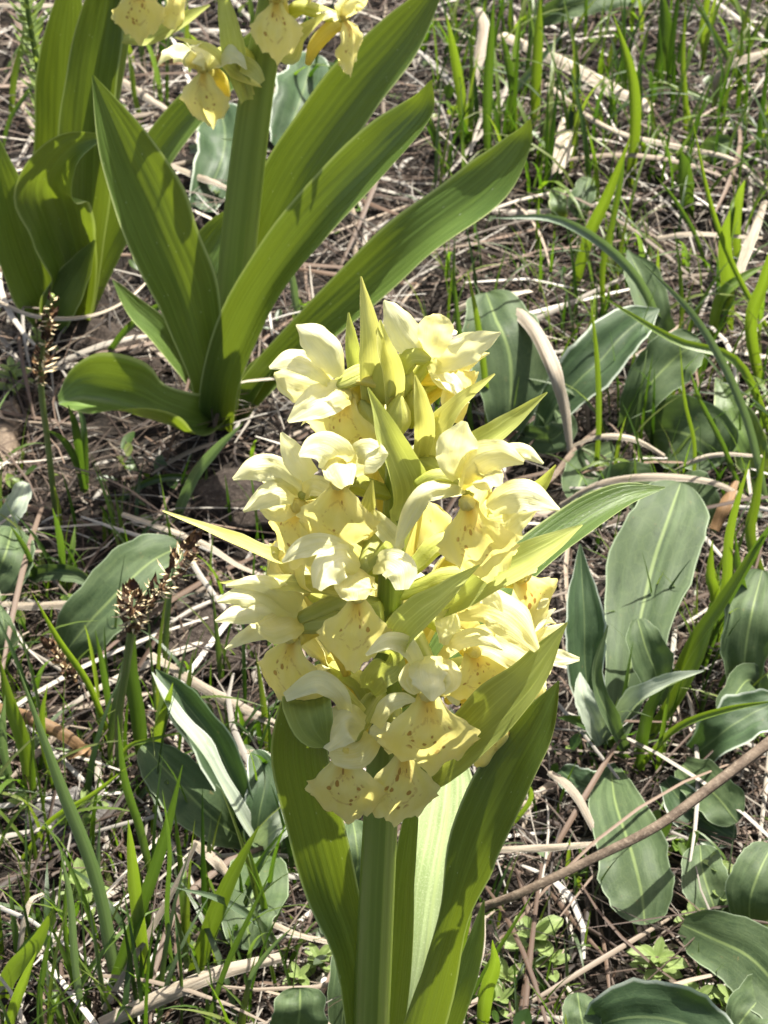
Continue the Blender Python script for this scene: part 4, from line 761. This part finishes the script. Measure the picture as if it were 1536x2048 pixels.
for px, py, h, ls, dx, lab in ((1310, 1960, 60, 62, 0, 'tiny-leaved sprig standing alone on the brown needles'), (1395, 2020, 70, 50, -10, 'tiny-leaved sprig beside the dark toothed leaf'), (1450, 2040, 80, 46, 5, 'tiny-leaved sprig beside the broad pale leaf'),
        (1065, 1890, 60, 66, 0, 'low sprig with spread leaves beside the lower end of the twig'), (1430, 1780, 80, 42, -10, 'pale sprig climbing between short blunt leaf and broad pale leaf'), (1440, 1830, 60, 40, 0, 'budding sprig under the broad pale leaves'),
        (1380, 1860, 50, 36, 0, 'grey budding sprig next to the flat oval leaf'), (1350, 2060, 50, 44, 0, 'sprig at the rim of the dark toothed leaf'), (1010, 1960, 40, 50, 0, 'small sprig in litter beside the orchid foot'),
        (640, 1930, 50, 46, 0, 'small sprig between straw and orchid leaf'), (600, 1960, 50, 40, 0, 'shaded sprig by the thick split straw'), (170, 1830, 80, 60, 0, 'round-leaved sprig under the blue-green blade'), (1100, 1950, 30, 44, 0, 'flat sprig on the needles'), (50, 1640, 40, 40, 0, 'little sprig behind the bright grass'),
        (180, 1640, 50, 44, 0, 'little sprig by the pale pebble'), (1470, 1960, 60, 40, 0, 'sprig overlapping the broad pale leaf'), (1000, 2030, 50, 50, 0, 'ragged sprig at the orchid foot'), (90, 720, 40, 40, 0, 'fuzzy sprig by the dry straw-coloured sedge head'), (30, 790, 60, 44, 0, 'fuzzy sprig beside the weathered wood'),
        (1190, 960, 40, 40, 0, 'sprig between short twig and arched straw'), (920, 430, 40, 36, 0, 'sprig behind the tip of the lowest splayed leaf'), (1340, 350, 40, 36, 0, 'sprig under the thin upright stems')):
    sprig(px, py, h, ls, lab, dirx=dx)
# the narrow leafy shoot at the left
root = G(105, 420, -.2); o = thing('leafy_shoot', root, 'upright light green shoot with crowded needle-like leaves before the dark leaved orchid', 'plant')
Y = root.y-.0; P = [root, V(100, 300, Y-1.5), V(85, 180, Y-2), V(62, 60, Y-2.2), V(45, -60, Y-2.4)]
tube('stem', P, [.09, .1, .1, .08, .05], 'sprig_leaf', o, n=20, k=8)
for i in range(130):
    t = .12+.86*i/130; p = catmull(P, t); T = (catmull(P, min(1, t+.02))-p).normalized(); a = i*2.4; A = T.orthogonal().normalized(); d = A*math.cos(a)+T.cross(A)*math.sin(a); L = random.uniform(.55, .95)
    blade('leaf', [p, p+d*L*.45+T*L*.3, p+d*L*.75+T*L*.75], [.05, .11, .005], 'sprig_leaf', o, nrm=T, fold=.3, n=4, m=2)

# ------------------------------------------------------------------ the matted litter and the fine grass (uncountable)
def ribbons(name, items, mat, label, cat):
    """items: (points k x 3, side vector, normal, half widths k, colour)"""
    V_, F_, C_, U_ = [], [], [], []; off = 0
    for pts, side, nr, wd, col in items:
        k = len(pts); s = side[None, :]*wd[:, None]; crown = nr[None, :]*(wd*.55)[:, None]
        V_.append(np.stack([pts-s, pts+crown, pts+s], 1).reshape(-1, 3)); C_.append(np.tile(col, (k*3, 1)))
        uu = np.zeros((k, 3, 2)); uu[:, 0, 0] = 0; uu[:, 1, 0] = .5; uu[:, 2, 0] = 1; uu[:, :, 1] = np.linspace(0, 1, k)[:, None]+off*.37; U_.append(uu.reshape(-1, 2))
        for i in range(k-1):
            a = off+i*3; F_.append((a, a+1, a+4, a+3)); F_.append((a+1, a+2, a+5, a+4))
        off += k*3
    v = np.concatenate(V_)*S; me = mesh(name, v.tolist(), F_, np.concatenate(U_))
    ca = me.color_attributes.new('Col', 'FLOAT_COLOR', 'POINT'); c = np.concatenate(C_); ca.data.foreach_set('color', np.hstack([c, np.ones((len(c), 1))]).astype(np.float32).ravel())
    o = link(name, me, mat, Vector((0, 0, 0))); o['kind'] = 'stuff'; o['label'] = label; o['category'] = cat; return o
def rand_root():
    y = RNG.uniform(-2, 72); half = 9+ (y+31)*.17; return RNG.uniform(-half, half), y
CL = np.array([(.29, .235, .175), (.46, .415, .34), (.15, .10, .067), (.09, .056, .035), (.40, .37, .315), (.045, .03, .02), (.20, .145, .105), (.55, .52, .46)])
def lying(n, lmin, lmax, wmin, wmax, hmax, bend, palette, tilt=.12, thin=-.12, dim=.72):
    out = []
    for i in range(n):
        x, y = rand_root()
        if noise.noise(Vector((x*.42, y*.42, 40)))+RNG.normal(0, .12) < thin: continue
        L = RNG.uniform(lmin, lmax); k = 7 if L > 4 else 5; a = RNG.uniform(0, 6.283); da = RNG.normal(0, bend)
        s = np.linspace(-.5, .5, k); ang = a+da*s*2
        if RNG.random() < .15: ang = ang+np.where(s > RNG.uniform(-.2, .3), RNG.normal(0, .8), 0)
        st = L/(k-1); dx = np.cumsum(np.cos(ang))*st; dy = np.cumsum(np.sin(ang))*st
        h0 = RNG.uniform(0, 1)**1.4*hmax; sl = RNG.normal(0, tilt); arch = RNG.uniform(-.02, .12)*L
        X, Yy = x+dx-dx.mean(), y+dy-dy.mean(); gz = hgt(x, y)
        z = gz+.05+h0+sl*s*L+arch*(1-(2*s)**2); z = np.maximum(z, gz+.02)
        wv = RNG.uniform(wmin, wmax)*(1-.55*np.abs(s*2)**2); side = np.array([-math.sin(a), math.cos(a), RNG.normal(0, .5)]); side /= np.linalg.norm(side)
        nr = np.array([0, 0, 1.])-side*side[2]; nr /= np.linalg.norm(nr)
        c = CL[RNG.choice(len(CL), p=palette)]*RNG.uniform(.6, 1.25)*dim; out.append((np.stack([X, Yy, z], 1), side, nr, wv, c))
    return out
ribbons('needle_litter', lying(13000, 1.2, 7.0, .012, .038, 1.0, .35, [.13, .06, .2, .22, .06, .17, .14, .02], .15, dim=.42), 'litter', 'brown mat of fallen needles and thin dead stems covering the soil', 'litter')
ribbons('dry_grass', lying(1900, 2.0, 9, .03, .10, 1.35, .3, [.16, .18, .12, .08, .2, .04, .1, .12]), 'litter', 'matted bleached dry grass blades covering the meadow ground', 'dry grass')
ribbons('litter_crumbs', lying(6000, .2, 1.1, .02, .08, .8, .6, [.14, .1, .2, .2, .08, .16, .1, .02], .3, -.3, .5), 'litter', 'broken crumbs of dead leaves and stems on the soil', 'litter')
def herbs(n):
    out = []
    for i in range(n):
        x, y = rand_root()
        if noise.noise(Vector((x*.3, y*.3, 77))) < .02: continue
        for q in range(RNG.integers(2, 7)):
            a = RNG.uniform(0, 6.283); L = RNG.uniform(.25, .8); s_ = np.linspace(0, 1, 6); le = RNG.uniform(.2, 1.2); gz = hgt(x, y)+.3+RNG.uniform(0, .9)
            xx, yy = x+RNG.normal(0, .3), y+RNG.normal(0, .3); pts = np.stack([xx+np.cos(a)*s_*L*math.sin(le), yy+np.sin(a)*s_*L*math.sin(le), gz+s_*L*math.cos(le)-.25*L*s_**2], 1)
            side = np.array([-math.sin(a), math.cos(a), 0.]); nr = np.array([0, 0, -1.]); wv = L*RNG.uniform(.18, .32)*np.sin(np.pi*(s_*.9+.08))**.8
            out.append((pts, side, nr, wv, GC[RNG.integers(0, len(GC))]*RNG.uniform(.8, 1.5)))
    return out
# fine green grass
KEEP = [(300, 520, 330, 400), (900, 400, 220, 150), (640, 250, 270, 190), (90, 400, 200, 300), (270, 800, 190, 80)]
def keepout(p):
    px, py = proj(p); return any(((px-a)/c)**2+((py-b)/d)**2 < 1 for a, b, c, d in KEEP)
GC = np.array([(.062, .105, .015), (.038, .072, .012), (.085, .125, .022), (.075, .105, .05), (.11, .135, .035), (.025, .05, .010)])
def standing(n, area, lmin, lmax, wmin, wmax, lean):
    out = []
    while len(out) < n:
        px, py = RNG.uniform(area[0], area[2]), RNG.uniform(area[1], area[3]); r = G(px, py, 0); x, y = r.x, r.y
        if y < YB and keepout(Vector((x, y, 1.0))): n -= 0 if RNG.random() < .9 else 1; continue
        for q in range(RNG.integers(1, 5)):
            xx, yy = x+RNG.normal(0, .35), y+RNG.normal(0, .35); L = RNG.uniform(lmin, lmax); k = 8; s = np.linspace(0, 1, k); a = RNG.uniform(0, 6.283); le = abs(RNG.normal(0, lean))+.08
            th = le*s*1.6; hx = np.cumsum(np.sin(th))*L/k; hz = np.cumsum(np.cos(th))*L/k
            pts = np.stack([xx+np.cos(a)*hx, yy+np.sin(a)*hx, hgt(xx, yy)-.1+hz], 1)
            if y < YB and keepout(Vector(pts[-1])): continue
            side = np.array([-math.sin(a), math.cos(a), 0]); ro = RNG.uniform(-1, 1); nr = np.array([math.cos(a), math.sin(a), .2]); side = side+nr*ro*.6; side /= np.linalg.norm(side); nr = nr-side*nr.dot(side); nr /= np.linalg.norm(nr)
            wv = RNG.uniform(wmin, wmax)*(1-s**2.2)*(.6+.4*np.minimum(1, s*4))+.004; out.append((pts, side, nr, wv, GC[RNG.integers(0, len(GC))]*RNG.uniform(.75, 1.2)))
    return out
gi = standing(620, (860, -260, 1700, 420), 2, 6.0, .035, .11, .6) + standing(260, (1200, 400, 1750, 1000), 1.5, 5, .03, .10, .6) + standing(420, (-150, 1350, 640, 2150), 1.2, 5, .03, .10, .6) \
    + standing(170, (850, 1500, 1600, 2200), .8, 2.6, .025, .07, .7) + standing(170, (-200, 850, 560, 1350), 1.2, 3.6, .03, .08, .6) + standing(140, (850, 420, 1200, 900), 1.2, 4, .03, .07, .6) + standing(100, (-300, -350, 900, 250), 2, 6, .05, .14, .5) + standing(180, (1180, 950, 1750, 1500), 1.2, 4.0, .03, .09, .6)
ribbons('ground_herbs', herbs(700), 'meadow_grass', 'small green leaves of low herbs scattered through the litter', 'herbs')
ribbons('meadow_grass', gi, 'meadow_grass', 'fine green grass growing through the dry litter', 'grass')
